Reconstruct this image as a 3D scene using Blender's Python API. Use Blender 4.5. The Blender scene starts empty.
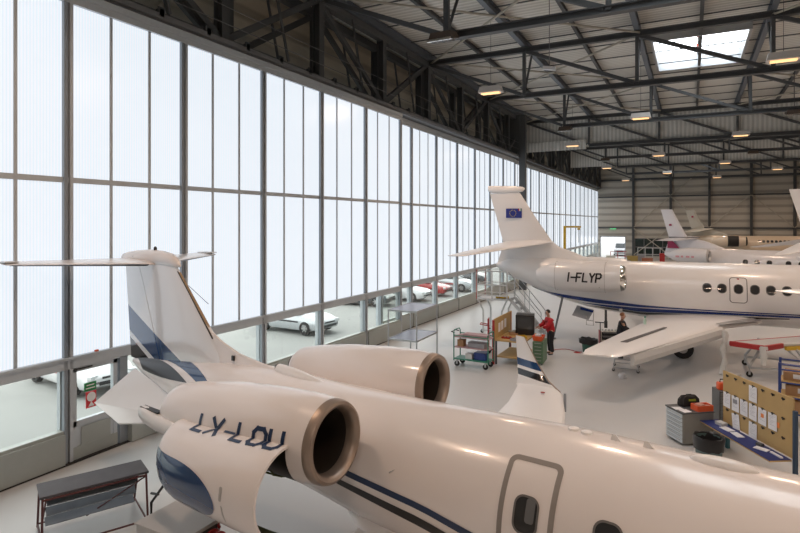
import bpy, math, random
from mathutils import Vector, Matrix
random.seed(7)
S = bpy.context.scene
C = S.collection
PI = math.pi

# ------------------------------------------------------------------ camera
THETA = math.atan(291/560.0)            # the door wall runs along +Y, the camera looks a little towards it
cam = bpy.data.cameras.new('camera')
cam.sensor_width = 36.0
cam.lens = 560.0/800.0*36.0
cam.shift_y = -43.5/800.0
cam.clip_end = 500
co = bpy.data.objects.new('camera', cam)
C.objects.link(co)
co.location = (12.0, 0.0, 5.2)
co.rotation_euler = (PI/2, 0, THETA)
S.camera = co

# ------------------------------------------------------------------ world: bright overcast sky
W = bpy.data.worlds.new('overcast_sky')
S.world = W
W.use_nodes = True
bg = W.node_tree.nodes['Background']
bg.inputs['Color'].default_value = (0.97, 0.98, 1.0, 1)
bg.inputs['Strength'].default_value = 2.9

# ------------------------------------------------------------------ exposure and light levels
S.view_settings.view_transform = 'Standard'
S.view_settings.look = 'None'
S.view_settings.gamma = 1.0
S.view_settings.use_curve_mapping = False
S.view_settings.exposure = 0.0
LAMP_WATTS = 180.0
LAMP_COLOUR = (1.0, 0.70, 0.51)
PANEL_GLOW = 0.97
SKYLIGHT_GLOW = 5.0
cy = S.cycles
cy.use_denoising = True
cy.max_bounces = 7
cy.diffuse_bounces = 4
cy.glossy_bounces = 4
cy.transmission_bounces = 6
cy.transparent_max_bounces = 12
cy.caustics_reflective = False
cy.caustics_refractive = False
cy.sample_clamp_indirect = 4.0
try:
    cy.use_light_tree = True
except Exception:
    pass

# ------------------------------------------------------------------ helpers: names
def tag(o, label=None, cat=None, group=None, kind=None):
    if label: o['label'] = label
    if cat: o['category'] = cat
    if group: o['group'] = group
    if kind: o['kind'] = kind
    return o

def thing(name, label, cat, loc=(0, 0, 0), rz=0.0, group=None, kind=None):
    o = bpy.data.objects.new(name, None)
    o.empty_display_size = 0.2
    C.objects.link(o)
    o.location = loc
    o.rotation_euler = (0, 0, rz)
    return tag(o, label, cat, group, kind)

def inst(name, mesh, parent=None, loc=(0, 0, 0), rot=(0, 0, 0)):
    o = bpy.data.objects.new(name, mesh)
    C.objects.link(o)
    o.parent = parent
    o.location = loc
    o.rotation_euler = rot
    return o

def copy_tree(o, parent=None):
    c = o.copy()
    C.objects.link(c)
    c.parent = parent
    for ch in list(o.children):
        copy_tree(ch, c)
    return c

# ------------------------------------------------------------------ helpers: materials
MATS = {}
def mat(name, col, rough=0.5, metal=0.0, coat=0.0, vary=0.05, scale=6.0, emit=None, estr=0.0, bump=0.0, bscale=40.0):
    if name in MATS: return MATS[name]
    m = bpy.data.materials.new(name)
    m.use_nodes = True
    nt = m.node_tree
    b = nt.nodes['Principled BSDF']
    tc = nt.nodes.new('ShaderNodeTexCoord')
    nz = nt.nodes.new('ShaderNodeTexNoise')
    nz.inputs['Scale'].default_value = scale
    nz.inputs['Detail'].default_value = 4
    nt.links.new(tc.outputs['Object'], nz.inputs['Vector'])
    mx = nt.nodes.new('ShaderNodeMixRGB')
    mx.inputs[1].default_value = (*[c*(1-vary) for c in col], 1)
    mx.inputs[2].default_value = (*[min(1, c*(1+vary)) for c in col], 1)
    nt.links.new(nz.outputs['Fac'], mx.inputs[0])
    nt.links.new(mx.outputs[0], b.inputs['Base Color'])
    b.inputs['Roughness'].default_value = rough
    b.inputs['Metallic'].default_value = metal
    if coat:
        b.inputs['Coat Weight'].default_value = coat
        b.inputs['Coat Roughness'].default_value = 0.06
    if emit:
        b.inputs['Emission Color'].default_value = (*emit, 1)
        b.inputs['Emission Strength'].default_value = estr
    if bump:
        n2 = nt.nodes.new('ShaderNodeTexNoise')
        n2.inputs['Scale'].default_value = bscale
        nt.links.new(tc.outputs['Object'], n2.inputs['Vector'])
        bp = nt.nodes.new('ShaderNodeBump')
        bp.inputs['Strength'].default_value = bump
        nt.links.new(n2.outputs['Fac'], bp.inputs['Height'])
        nt.links.new(bp.outputs['Normal'], b.inputs['Normal'])
    MATS[name] = m
    return m

def banded(name, col, bands, rough=0.2, coat=0.6, vary=0.03):
    """paint with livery bands; a band = (nx, ny, nz, lo, hi, colour) in the part's own coordinates"""
    m = mat(name, col, rough, 0, coat, vary, 1.5)
    nt = m.node_tree
    b = nt.nodes['Principled BSDF']
    tc = [n for n in nt.nodes if n.type == 'TEX_COORD'][0]
    src = b.inputs['Base Color'].links[0].from_socket
    for (nx, ny, nz, lo, hi, c) in bands:
        d = nt.nodes.new('ShaderNodeVectorMath'); d.operation = 'DOT_PRODUCT'
        d.inputs[1].default_value = (nx, ny, nz)
        nt.links.new(tc.outputs['Object'], d.inputs[0])
        cp = nt.nodes.new('ShaderNodeMath'); cp.operation = 'COMPARE'
        cp.inputs[1].default_value = (lo+hi)/2
        cp.inputs[2].default_value = (hi-lo)/2
        nt.links.new(d.outputs['Value'], cp.inputs[0])
        mx = nt.nodes.new('ShaderNodeMixRGB')
        nt.links.new(cp.outputs[0], mx.inputs[0])
        nt.links.new(src, mx.inputs[1])
        mx.inputs[2].default_value = (*c, 1)
        src = mx.outputs[0]
    nt.links.new(src, b.inputs['Base Color'])
    return m

def striped(name, c1, c2, axis, period, duty=0.5, rough=0.6, coord='Object', bump=0.0, metal=0.0, emit=0.0, trans=False):
    """straight ribs or boards across one axis of the part"""
    m = mat(name, c1, rough, metal, 0, 0.04, 3.0)
    nt = m.node_tree
    b = nt.nodes['Principled BSDF']
    tc = [n for n in nt.nodes if n.type == 'TEX_COORD'][0]
    src = b.inputs['Base Color'].links[0].from_socket
    sp = nt.nodes.new('ShaderNodeSeparateXYZ')
    nt.links.new(tc.outputs[coord], sp.inputs[0])
    dv = nt.nodes.new('ShaderNodeMath'); dv.operation = 'DIVIDE'
    dv.inputs[1].default_value = period
    nt.links.new(sp.outputs[axis], dv.inputs[0])
    fr = nt.nodes.new('ShaderNodeMath'); fr.operation = 'PINGPONG'
    fr.inputs[1].default_value = 0.5
    nt.links.new(dv.outputs[0], fr.inputs[0])
    rp = nt.nodes.new('ShaderNodeMapRange')
    rp.inputs[1].default_value = 0.5*duty-0.06
    rp.inputs[2].default_value = 0.5*duty+0.06
    nt.links.new(fr.outputs[0], rp.inputs[0])
    mx = nt.nodes.new('ShaderNodeMixRGB')
    nt.links.new(rp.outputs[0], mx.inputs[0])
    nt.links.new(src, mx.inputs[1])
    mx.inputs[2].default_value = (*c2, 1)
    nt.links.new(mx.outputs[0], b.inputs['Base Color'])
    if bump:
        bp = nt.nodes.new('ShaderNodeBump')
        bp.inputs['Strength'].default_value = bump
        bp.inputs['Distance'].default_value = 0.04
        nt.links.new(rp.outputs[0], bp.inputs['Height'])
        nt.links.new(bp.outputs['Normal'], b.inputs['Normal'])
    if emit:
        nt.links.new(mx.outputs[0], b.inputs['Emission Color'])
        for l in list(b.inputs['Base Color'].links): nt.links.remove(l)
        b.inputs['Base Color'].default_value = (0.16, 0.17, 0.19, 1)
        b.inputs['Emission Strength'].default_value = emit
    return m

def glass(name, tint, rough=0.02, refl=0.06):
    m = bpy.data.materials.new(name)
    m.use_nodes = True
    nt = m.node_tree
    for n in list(nt.nodes): nt.nodes.remove(n)
    out = nt.nodes.new('ShaderNodeOutputMaterial')
    tr = nt.nodes.new('ShaderNodeBsdfTransparent')
    tr.inputs[0].default_value = (*tint, 1)
    gl = nt.nodes.new('ShaderNodeBsdfGlossy')
    gl.inputs['Roughness'].default_value = rough
    lw = nt.nodes.new('ShaderNodeLayerWeight')
    lw.inputs['Blend'].default_value = 0.5
    pw = nt.nodes.new('ShaderNodeMath'); pw.operation = 'POWER'; pw.inputs[1].default_value = 4.0
    nt.links.new(lw.outputs['Facing'], pw.inputs[0])
    ml = nt.nodes.new('ShaderNodeMath'); ml.operation = 'MULTIPLY_ADD'; ml.inputs[1].default_value = 0.35; ml.inputs[2].default_value = 0.03
    nt.links.new(pw.outputs[0], ml.inputs[0])
    mx = nt.nodes.new('ShaderNodeMixShader')
    nt.links.new(ml.outputs[0], mx.inputs[0])
    nt.links.new(tr.outputs[0], mx.inputs[1])
    nt.links.new(gl.outputs[0], mx.inputs[2])
    nt.links.new(mx.outputs[0], out.inputs[0])
    MATS[name] = m
    return m

# ------------------------------------------------------------------ helpers: meshes
class MB:
    def __init__(s): s.v = []; s.f = []; s.mi = []; s.cur = 0
    def add(s, vs, fs):
        k = len(s.v)
        s.v += [tuple(v) for v in vs]
        s.f += [tuple(i+k for i in f) for f in fs]
        s.mi += [s.cur]*len(fs)
        return s
    def box(s, c, d, R=None):
        x, y, z = d[0]/2, d[1]/2, d[2]/2
        vs = [Vector((a, b, e)) for a in (-x, x) for b in (-y, y) for e in (-z, z)]
        if R is not None: vs = [R @ v for v in vs]
        c = Vector(c)
        return s.add([v+c for v in vs], [(0,1,3,2),(4,6,7,5),(0,4,5,1),(2,3,7,6),(0,2,6,4),(1,5,7,3)])
    def boxz(s, c, d, a=0.0):
        return s.box(c, d, Matrix.Rotation(a, 3, 'Z'))
    def bb(s, lo, hi):
        return s.box([(a+b)/2 for a, b in zip(lo, hi)], [abs(b-a) for a, b in zip(lo, hi)])
    def bar(s, p, q, w, h, up=(0, 0, 1)):
        p, q = Vector(p), Vector(q)
        d = q-p; L = d.length
        if L < 1e-6: return s
        x = d/L; u = Vector(up)
        if abs(x.dot(u)) > 0.98: u = Vector((0, 1, 0))
        y = u.cross(x).normalized(); z = x.cross(y)
        R = Matrix((x, y, z)).transposed()
        return s.box((p+q)/2, (L, w, h), R)
    def ibeam(s, p, q, w, h, t=0.03, up=(0, 0, 1)):
        p, q, u = Vector(p), Vector(q), Vector(up)
        s.bar(p, q, t, h, up)
        s.bar(p+u*(h/2-t/2), q+u*(h/2-t/2), w, t, up)
        s.bar(p-u*(h/2-t/2), q-u*(h/2-t/2), w, t, up)
        return s
    def tube(s, pts, r, n=8, cap=True):
        pts = [Vector(p) for p in pts]
        rings = []
        for i, p in enumerate(pts):
            a = pts[max(0, i-1)]; b = pts[min(len(pts)-1, i+1)]
            d = (b-a).normalized()
            u = Vector((0, 0, 1)) if abs(d.z) < 0.95 else Vector((0, 1, 0))
            x = d.cross(u).normalized(); y = x.cross(d)
            rr = r[i] if isinstance(r, (list, tuple)) else r
            rings.append([p+x*math.cos(2*PI*k/n)*rr+y*math.sin(2*PI*k/n)*rr for k in range(n)])
        return s.loft(rings, True, cap)
    def loft(s, rings, closed=True, cap=True, flip=False):
        n = len(rings[0]); vs = [p for r in rings for p in r]; fs = []
        m = n if closed else n-1
        for i in range(len(rings)-1):
            for k in range(m):
                a, b = i*n+k, i*n+(k+1) % n
                f = (a, b, b+n, a+n)
                fs.append(f[::-1] if flip else f)
        if cap and closed:
            fs.append(tuple(range(n))[::-1] if not flip else tuple(range(n)))
            e = (len(rings)-1)*n
            fs.append(tuple(range(e, e+n)) if not flip else tuple(range(e, e+n))[::-1])
        return s.add(vs, fs)
    def lathe(s, prof, c=(0, 0, 0), axis='z', n=32, a0=0.0, a1=2*PI):
        """prof: (radius, height) pairs revolved about an axis through c"""
        full = abs(a1-a0-2*PI) < 1e-6
        rings = []
        for r, h in prof:
            ring = []
            for k in range(n if full else n+1):
                a = a0+(a1-a0)*k/n
                u, v = r*math.cos(a), r*math.sin(a)
                if axis == 'z': p = (c[0]+u, c[1]+v, c[2]+h)
                elif axis == 'x': p = (c[0]+h, c[1]+u, c[2]+v)
                else: p = (c[0]+v, c[1]+h, c[2]+u)
                ring.append(p)
            rings.append(ring)
        return s.loft(rings, full, False)
    def cyl(s, c, r, h, axis='z', n=20, r2=None):
        r2 = r if r2 is None else r2
        return s.lathe([(1e-4, -h/2), (r, -h/2), (r2, h/2), (1e-4, h/2)], c, axis, n)
    def prism(s, poly, thick, off=(0, 0, 0)):
        """poly: 3-D outline; extruded by the vector thick"""
        n = len(poly); t = Vector(thick); o = Vector(off)
        a = [Vector(p)+o for p in poly]; b = [p+t for p in a]
        fs = [tuple(range(n))[::-1], tuple(range(n, 2*n))]
        for k in range(n): fs.append((k, (k+1) % n, n+(k+1) % n, n+k))
        return s.add(a+b, fs)
    def build(s, name, m, parent=None, smooth=False, loc=None, rot=None, bevel=0.0, angle=35, sharp=True):
        me = bpy.data.meshes.new(name)
        me.from_pydata(s.v, [], s.f)
        ms = m if isinstance(m, (list, tuple)) else [m]
        for x in ms: me.materials.append(MATS[x] if isinstance(x, str) else x)
        if len(ms) > 1:
            for p, i in zip(me.polygons, s.mi): p.material_index = i
        import bmesh
        bm = bmesh.new(); bm.from_mesh(me)
        bmesh.ops.remove_doubles(bm, verts=bm.verts, dist=1e-5)
        bmesh.ops.recalc_face_normals(bm, faces=bm.faces)
        if smooth:
            for f in bm.faces: f.smooth = True
            if sharp:
                for e in bm.edges:
                    if len(e.link_faces) == 2 and e.calc_face_angle(0) > math.radians(angle): e.smooth = False
        bm.to_mesh(me); bm.free()
        o = bpy.data.objects.new(name, me)
        C.objects.link(o)
        o.parent = parent
        if loc is not None: o.location = loc
        if rot is not None: o.rotation_euler = rot
        if bevel:
            b = o.modifiers.new('edge', 'BEVEL'); b.width = bevel; b.segments = 2; b.limit_method = 'ANGLE'
        return o

def bmesh_of(mb, name, m, smooth=False):
    o = mb.build(name, m, None, smooth)
    me = o.data
    bpy.data.objects.remove(o)
    return me

# palette
WHITE_PAINT = (0.80, 0.79, 0.785)
NAVY = (0.008, 0.028, 0.085)
BLACK = (0.012, 0.012, 0.014)
mat('steel_dark', (0.080, 0.087, 0.092), 0.55, 0.0)
mat('steel_mid', (0.17, 0.175, 0.18), 0.5)
mat('steel_blue', (0.11, 0.13, 0.155), 0.5)
mat('brace_pale', (0.42, 0.40, 0.34), 0.6)
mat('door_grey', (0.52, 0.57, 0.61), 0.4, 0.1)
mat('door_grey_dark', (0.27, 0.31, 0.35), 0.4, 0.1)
mat('base_panel', (0.38, 0.415, 0.40), 0.45)
mat('black_plastic', (0.015, 0.015, 0.017), 0.4)
mat('rubber', (0.02, 0.02, 0.02), 0.8)
mat('white_steel', (0.62, 0.64, 0.65), 0.4)
mat('galvanised', (0.45, 0.47, 0.49), 0.35, 0.6)
mat('red_paint', (0.38, 0.02, 0.02), 0.4)
mat('green_paint', (0.03, 0.20, 0.13), 0.4)
mat('blue_paint', (0.02, 0.05, 0.22), 0.4)
mat('yellow_paint', (0.62, 0.40, 0.03), 0.45)
mat('orange_plastic', (0.75, 0.11, 0.03), 0.4)
mat('paper', (0.82, 0.83, 0.86), 0.8)
mat('chrome', (0.75, 0.73, 0.70), 0.12, 1.0)
mat('plywood', (0.50, 0.34, 0.14), 0.6, vary=0.12, scale=3)
mat('cardboard', (0.42, 0.25, 0.13), 0.8)
mat('cream_plastic', (0.60, 0.60, 0.54), 0.5)
mat('white_paint', WHITE_PAINT, 0.30, 0, 0.3, 0.02, 1.5)
mat('grey_paint', (0.30, 0.32, 0.34), 0.4)
mat('navy_paint', NAVY, 0.35)
mat('black_paint', BLACK, 0.3)
glass('clear_glass', (0.95, 0.975, 0.955))
# ================================================================== THE SETTING
# floor and apron
def floor_material():
    m = mat('floor_epoxy', (0.56, 0.565, 0.565), 0.3, 0, 0, 0.035, 0.35)
    nt = m.node_tree; b = nt.nodes['Principled BSDF']
    tc = [n for n in nt.nodes if n.type == 'TEX_COORD'][0]
    nz = nt.nodes.new('ShaderNodeTexNoise'); nz.inputs['Scale'].default_value = 0.5; nz.inputs['Detail'].default_value = 3
    nt.links.new(tc.outputs['Object'], nz.inputs['Vector'])
    mr = nt.nodes.new('ShaderNodeMapRange')
    mr.inputs[3].default_value = 0.33; mr.inputs[4].default_value = 0.39
    nt.links.new(nz.outputs['Fac'], mr.inputs[0])
    nt.links.new(mr.outputs[0], b.inputs['Roughness'])
    return m
floor_material()
mat('apron_concrete', (0.34, 0.345, 0.33), 0.85, vary=0.10, scale=0.6)
mb = MB(); mb.bb((-0.6, -14, -0.2), (48, 90, 0)); tag(mb.build('floor', 'floor_epoxy'), 'pale grey glossy epoxy hangar floor', 'floor', kind='structure')
mb = MB(); mb.bb((-60, -30, -0.25), (-0.6, 90, -0.03)); mb.bb((-60, 90, -0.25), (60, 150, -0.03))
tag(mb.build('ground', 'apron_concrete'), 'sunlit pale concrete apron outside the hangar doors', 'ground', kind='structure')

# roof deck with skylight openings
striped('roof_deck', (0.68, 0.675, 0.63), (0.54, 0.535, 0.495), 1, 0.30, 0.5, 0.7, bump=0.5)
DZ = 14.1
SKY = [(10.35, 14.35, 29.0, 34.8), (10.35, 14.35, 9.8, 15.6), (10.35, 14.35, -9.4, -3.6), (27.0, 31.0, 9.8, 15.6), (27.0, 31.0, 29.0, 34.8), (27.0, 31.0, 48.2, 54.0), (10.35, 14.35, 67.4, 73.2)]  # only the first skylight is known; the rest are added for extra daylight
xs = sorted({-1.8, 48.0} | {a for s in SKY for a in s[:2]}); ys = sorted({-14.0, 90.0} | {a for s in SKY for a in s[2:]})
mb = MB()
for i in range(len(xs)-1):
    for j in range(len(ys)-1):
        cx_, cy_ = (xs[i]+xs[i+1])/2, (ys[j]+ys[j+1])/2
        if any(a < cx_ < b and c < cy_ < d for a, b, c, d in SKY): continue
        mb.bb((xs[i], ys[j], DZ), (xs[i+1], ys[j+1], DZ+0.15))
tag(mb.build('ceiling', 'roof_deck'), 'corrugated beige metal roof deck over the hangar', 'ceiling', kind='structure')
mat('skylight_sheet', (0.85, 0.88, 0.90), 0.5, emit=(0.90, 0.96, 1.0), estr=SKYLIGHT_GLOW, vary=0.02)
mat('red_vent', (0.6, 0.12, 0.08), 0.5)
names = ['white rooflight above the second row of trusses, beyond the diagonal brace', 'added rooflight overhead above the small jet', 'added rooflight behind the camera', 'added rooflight overhead on the right', 'added rooflight to the right of the bright one', 'added rooflight far down the right side', 'added rooflight near the back wall']
for n, (a, b, c, d) in enumerate(SKY):
    t = thing('window_%d' % (n+10), names[n], 'skylight', ((a+b)/2, (c+d)/2, DZ), kind='structure')
    hx, hy = (b-a)/2, (d-c)/2
    mb = MB()
    for sx in (-1, 1): mb.bb((sx*hx-0.06, -hy, -0.35), (sx*hx+0.06, hy, 0.5))
    for sy in (-1, 1): mb.bb((-hx, sy*hy-0.06, -0.35), (hx, sy*hy+0.06, 0.5))
    mb.build('curb', 'galvanised', t)
    mb = MB(); mb.bb((-0.05, -hy, 0.34), (0.05, hy, 0.42))
    for k in (-1, 0, 1): mb.bb((-hx, k*hy*0.5-0.02, 0.36), (hx, k*hy*0.5+0.02, 0.40))
    mb.build('glazing_bar', 'steel_mid', t)
    mb = MB()
    prof = [(-hx, 0.45), (-hx*0.5, 0.62), (0, 0.68), (hx*0.5, 0.62), (hx, 0.45)]
    mb.loft([[(x, -hy, z), (x, hy, z), (x, hy, z+0.02), (x, -hy, z+0.02)] for x, z in prof])
    mb.build('rooflight_sheet', 'skylight_sheet', t)
    if n == 0:
        for yy in (-0.9, 1.0):
            mb = MB(); mb.bb((-0.1, yy-0.1, 0.2), (0.1, yy+0.1, 0.4)); tag(mb.build('vent_motor', 'red_vent', t), 'small red vent motor')

# outer walls
striped('cladding', (0.52, 0.50, 0.44), (0.35, 0.335, 0.295), 2, 1.0, 0.62, 0.6, bump=0.3)  # alternating tones paint the light and shade of the siding into its colour
striped('cladding_dark', (0.58, 0.54, 0.44), (0.40, 0.37, 0.30), 2, 1.0, 0.5, 0.7, bump=0.3)
BY = 90.0
mb = MB()
mb.bb((3.25, BY, 0), (4.6, BY+0.2, 3.1)); mb.bb((9.6, BY, 0), (48, BY+0.2, 3.1)); mb.bb((4.6, BY, 0), (9.6, BY+0.2, 0.4))
mb.bb((4.6, BY, 2.9), (9.6, BY+0.2, 3.1)); mb.bb((-1.8, BY, 3.1), (48, BY+0.2, DZ)); mb.bb((-1.8, BY, 0), (-0.2, BY+0.2, 3.1))
tag(mb.build('wall_back', 'cladding'), 'beige horizontally ribbed metal back wall', 'wall', kind='structure')
mb = MB(); mb.bb((48, -14, 0), (48.2, BY, DZ)); tag(mb.build('wall_right', 'cladding'), 'ribbed metal side wall opposite the doors', 'wall', kind='structure')
mb = MB(); mb.bb((-1.8, -14.2, 0), (48, -14, DZ)); tag(mb.build('wall_front', 'cladding'), 'ribbed metal wall behind the camera', 'wall', kind='structure')
mb = MB(); mb.bb((-2.0, -14, 9.9), (-1.8, BY, DZ)); tag(mb.build('wall_left', 'cladding_dark'), 'dark ribbed cladding above the sliding doors', 'wall', kind='structure')
mb = MB(); mb.bb((-1.4, -14, 0), (-0.1, 0.9, 10)); tag(mb.build('wall_left_corner', 'cladding'), 'short wall before the first door leaf', 'wall', kind='structure')
# back wall windows, opening and steelwork
mat('dark_glass', (0.015, 0.03, 0.028), 0.08)
t = thing('window_1', 'dark green glazed strip low in the back wall', 'window', (7.1, BY-0.02, 0.4), kind='structure')
MB().bb((-2.5, -0.02, 0), (2.5, 0.05, 2.5)).build('pane', 'dark_glass', t)
mb = MB()
for x in (-2.5, -1.25, 0, 1.25, 2.5): mb.bb((x-0.05, -0.08, 0), (x+0.05, 0, 2.5))
for z in (0, 1.25, 2.5): mb.bb((-2.5, -0.08, z-0.05), (2.5, 0, z+0.05))
mb.build('window_frame', 'steel_mid', t)
mb = MB(); mb.bb((-0.35, BY-0.1, 0), (-0.2, BY+0.3, 3.2)); mb.bb((3.2, BY-0.1, 0), (3.35, BY+0.3, 3.2)); mb.bb((-0.35, BY-0.1, 3.05), (3.35, BY+0.3, 3.25))
tag(mb.build('door_9', 'door_grey'), 'grey frame of the open rear doorway', 'door', kind='structure')
for k, x in enumerate((4.4, 9.4, 14.3, 19.3, 24.2, 29.2, 34.1, 39.1)):
    mb = MB(); mb.ibeam((x, BY-0.25, 0), (x, BY-0.25, DZ), 0.32, 0.4, 0.04, up=(0, 1, 0))
    tag(mb.build('steel_column', 'steel_dark'), 'dark steel column %s on the back wall' % ['beside the rear doorway', 'right of the dark glazed strip', 'behind the beige tail', 'third right of the glazed strip', 'fourth right of the glazed strip', 'fifth right of the glazed strip', 'sixth right of the glazed strip', 'last one on the right'][k], 'column', 'back wall columns', 'structure')
for k, z in enumerate((11.6, 9.1, 4.5)):
    mb = MB(); mb.bb((-0.6, BY-0.32, z-0.1), (48, BY-0.1, z+0.1))
    tag(mb.build('wall_rail', 'steel_dark'), ['top', 'middle', 'lowest'][k]+' dark horizontal rail across the back wall', 'rail', 'back wall rails', 'structure')
for k, (x0, z0, x1, z1) in enumerate(((4.5, 0.5, 9.3, 4.4), (9.3, 0.5, 4.5, 4.4), (4.5, 4.6, 9.3, 9.0), (9.4, 9.0, 14.2, 4.6), (14.3, 4.6, 19.2, 9.0), (24.1, 4.6, 19.3, 9.0), (24.2, 4.6, 29.1, 9.0), (4.5, 13.5, 9.3, 9.2), (9.4, 9.2, 14.2, 13.5))):
    mb = MB(); mb.tube([(x0, BY-0.45, z0), (x1, BY-0.45, z1)], 0.06, 8)
    tag(mb.build('cross_brace', 'brace_pale'), 'pale diagonal brace %d along the back wall' % (k+1), 'brace', 'back wall braces', 'structure')

# ------------------------------------------------------------------ sliding hangar doors
PG = (0.80, 0.84, 0.93)
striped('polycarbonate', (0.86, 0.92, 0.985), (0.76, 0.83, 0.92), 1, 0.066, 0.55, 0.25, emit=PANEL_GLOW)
def door_leaf(num, x, y0, bays, bay, label, base=True, first=None):
    t = thing('door_%d' % num, label, 'hangar door', (x, 0, 0), kind='structure')
    y1 = y0+bays*bay
    top = 9.96
    mb = MB()
    mb.bb((-0.14, y0-0.1, top), (0.10, y1+0.1, top+0.16)); mb.bb((-0.14, y0-0.1, top+0.16), (0.13, y1+0.1, top+0.31))
    mb.build('top_rail', 'door_grey', t)
    MB().bb((-0.05, y0, 6.07), (0.05, y1, 6.19)).build('middle_rail', 'door_grey', t)
    mb = MB(); mb.bb((-0.12, y0, 2.04), (0.10, y1, 2.24)); mb.bb((-0.06, y0, 2.24), (0.13, y1, 2.30)); mb.build('lower_rail', 'door_grey', t)
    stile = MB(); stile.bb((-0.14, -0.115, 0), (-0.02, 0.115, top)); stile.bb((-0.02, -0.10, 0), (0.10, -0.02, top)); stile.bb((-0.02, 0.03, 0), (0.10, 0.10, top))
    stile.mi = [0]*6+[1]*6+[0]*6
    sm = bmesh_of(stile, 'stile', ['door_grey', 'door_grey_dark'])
    mull = bmesh_of(MB().bb((-0.04, -0.035, 2.3), (0.04, 0.035, top)), 'mullion', 'door_grey')
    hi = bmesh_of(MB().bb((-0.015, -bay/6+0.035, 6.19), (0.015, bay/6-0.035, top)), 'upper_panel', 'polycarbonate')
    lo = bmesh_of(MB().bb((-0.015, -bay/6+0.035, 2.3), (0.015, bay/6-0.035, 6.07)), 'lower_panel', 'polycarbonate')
    gp = bmesh_of(MB().bb((-0.008, -bay/2+0.1, 0.74), (0.008, bay/2-0.1, 2.06)), 'glass_pane', 'clear_glass')
    bp = MB(); bp.bb((-0.12, -bay/2+0.11, 0.02), (0.16, bay/2-0.11, 0.68)); bp.bb((-0.08, -bay/2+0.11, 0.68), (0.10, bay/2-0.11, 0.745))
    bpm = bmesh_of(bp, 'base_panel', 'base_panel')
    seal = MB().bb((-0.10, y0, 0.0), (0.17, y1, 0.03)).build('floor_seal', 'rubber', t)
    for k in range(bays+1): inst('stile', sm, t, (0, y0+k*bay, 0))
    for k in range(bays):
        yc = y0+(k+0.5)*bay
        for j in (-1, 0, 1):
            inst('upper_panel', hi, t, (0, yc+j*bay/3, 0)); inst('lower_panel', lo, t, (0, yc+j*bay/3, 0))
        for j in (-0.5, 0.5): inst('mullion', mull, t, (0, yc+j*bay/3, 0))
        if first == k: continue
        inst('glass_pane', gp, t, (0, yc, 0))
        inst('base_panel', bpm, t, (0, yc, 0))
    return t
D1 = door_leaf(1, 0.0, 1.18, 7, 3.12, 'nearest sliding door leaf of translucent panels, with the small person door', first=2)
D2 = door_leaf(2, -0.45, 22.0, 7, 3.08, 'middle sliding door leaf of translucent panels, behind the blue flagged tail')
D3 = door_leaf(3, -0.62, 43.0, 15, 3.1, 'farthest sliding door leaf of translucent panels, reaching the back wall')
# the bay with the person door: y 7.42 .. 10.54
y0 = 7.42
wd = tag(MB().bb((-0.05, y0+0.10, 0.0), (0.07, y0+1.18, 0.30)).build('person_door', 'base_panel', D1), 'grey person door with a glazed upper half')
mb = MB()
for a, b in ((0.10, 0.20), (1.08, 1.18)): mb.bb((-0.05, y0+a, 0.16), (0.06, y0+b, 2.04))
mb.bb((-0.05, y0+0.1, 1.94), (0.06, y0+1.18, 2.04)); mb.bb((-0.05, y0+0.1, 0.74), (0.06, y0+1.18, 0.86)); mb.bb((-0.03, y0+0.2, 0.16), (0.045, y0+1.1, 0.75))
mb.build('door_frame', 'door_grey', wd)
MB().bb((-0.01, y0+0.2, 0.86), (0.01, y0+1.08, 1.94)).build('door_glass', 'clear_glass', wd)
MB().bb((0.06, y0+0.30, 0.30), (0.065, y0+1.0, 0.70)).build('kick_panel', 'base_panel', wd)
MB().tube([(0.06, y0+1.12, 1.05), (0.12, y0+1.12, 1.05), (0.12, y0+1.0, 1.05)], 0.014).build('door_handle', 'black_plastic', wd)
mb = MB(); mb.bb((0.055, y0+0.12, 1.985), (0.085, y0+0.55, 2.01)); tag(mb.build('door_closer', 'black_plastic', wd), 'dark door closer arm')
mb = MB(); mb.bb((-0.12, y0+1.22, 0.0), (0.1, y0+1.42, 2.06)); mb.build('door_jamb', 'door_grey_dark', D1)
MB().bb((-0.008, y0+1.42, 0.74), (0.008, y0+3.0, 2.06)).build('glass_pane', 'clear_glass', D1)
mb = MB(); mb.bb((-0.12, y0+1.42, 0.02), (0.26, y0+3.0, 0.68)); mb.bb((-0.08, y0+1.42, 0.68), (0.2, y0+3.0, 0.745)); mb.build('base_panel', 'base_panel', D1)
mb = MB(); mb.box((0.12, y0+0.62, 2.33), (0.04, 0.08, 0.04)); tag(mb.build('door_lamp', 'orange_plastic', D1), 'tiny orange signal lamp over the person door')
# signs stuck on the person door's glass
mat('sign_green', (0.02, 0.22, 0.07), 0.5); mat('sign_red', (0.62, 0.04, 0.05), 0.5)
t = thing('door_sign', 'small green sign stuck on the person door glass', 'sign', (0.03, 7.95, 1.44))
MB().bb((-0.008, -0.14, 0), (0.008, 0.14, 0.19)).build('plate', 'sign_green', t)
mb = MB()
for k, w in enumerate((0.09, 0.11)): mb.bb((0.008, -w, 0.12-0.07*k), (0.011, w, 0.14-0.07*k))
mb.build('sign_marks', 'paper', t)
t = thing('warning_sign', 'red and white warning sign below the green one on the person door', 'sign', (0.03, 7.97, 1.06))
MB().bb((-0.008, -0.12, 0), (0.008, 0.12, 0.36)).build('plate', 'sign_red', t)
mb = MB(); mb.cyl((0.01, 0, 0.24), 0.105, 0.008, 'x', 24); mb.prism([(0.008, -0.07, 0.03), (0.008, 0.07, 0.03), (0.008, 0, 0.14)], (0.004, 0, 0)); mb.build('sign_disc', 'paper', t)
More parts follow.
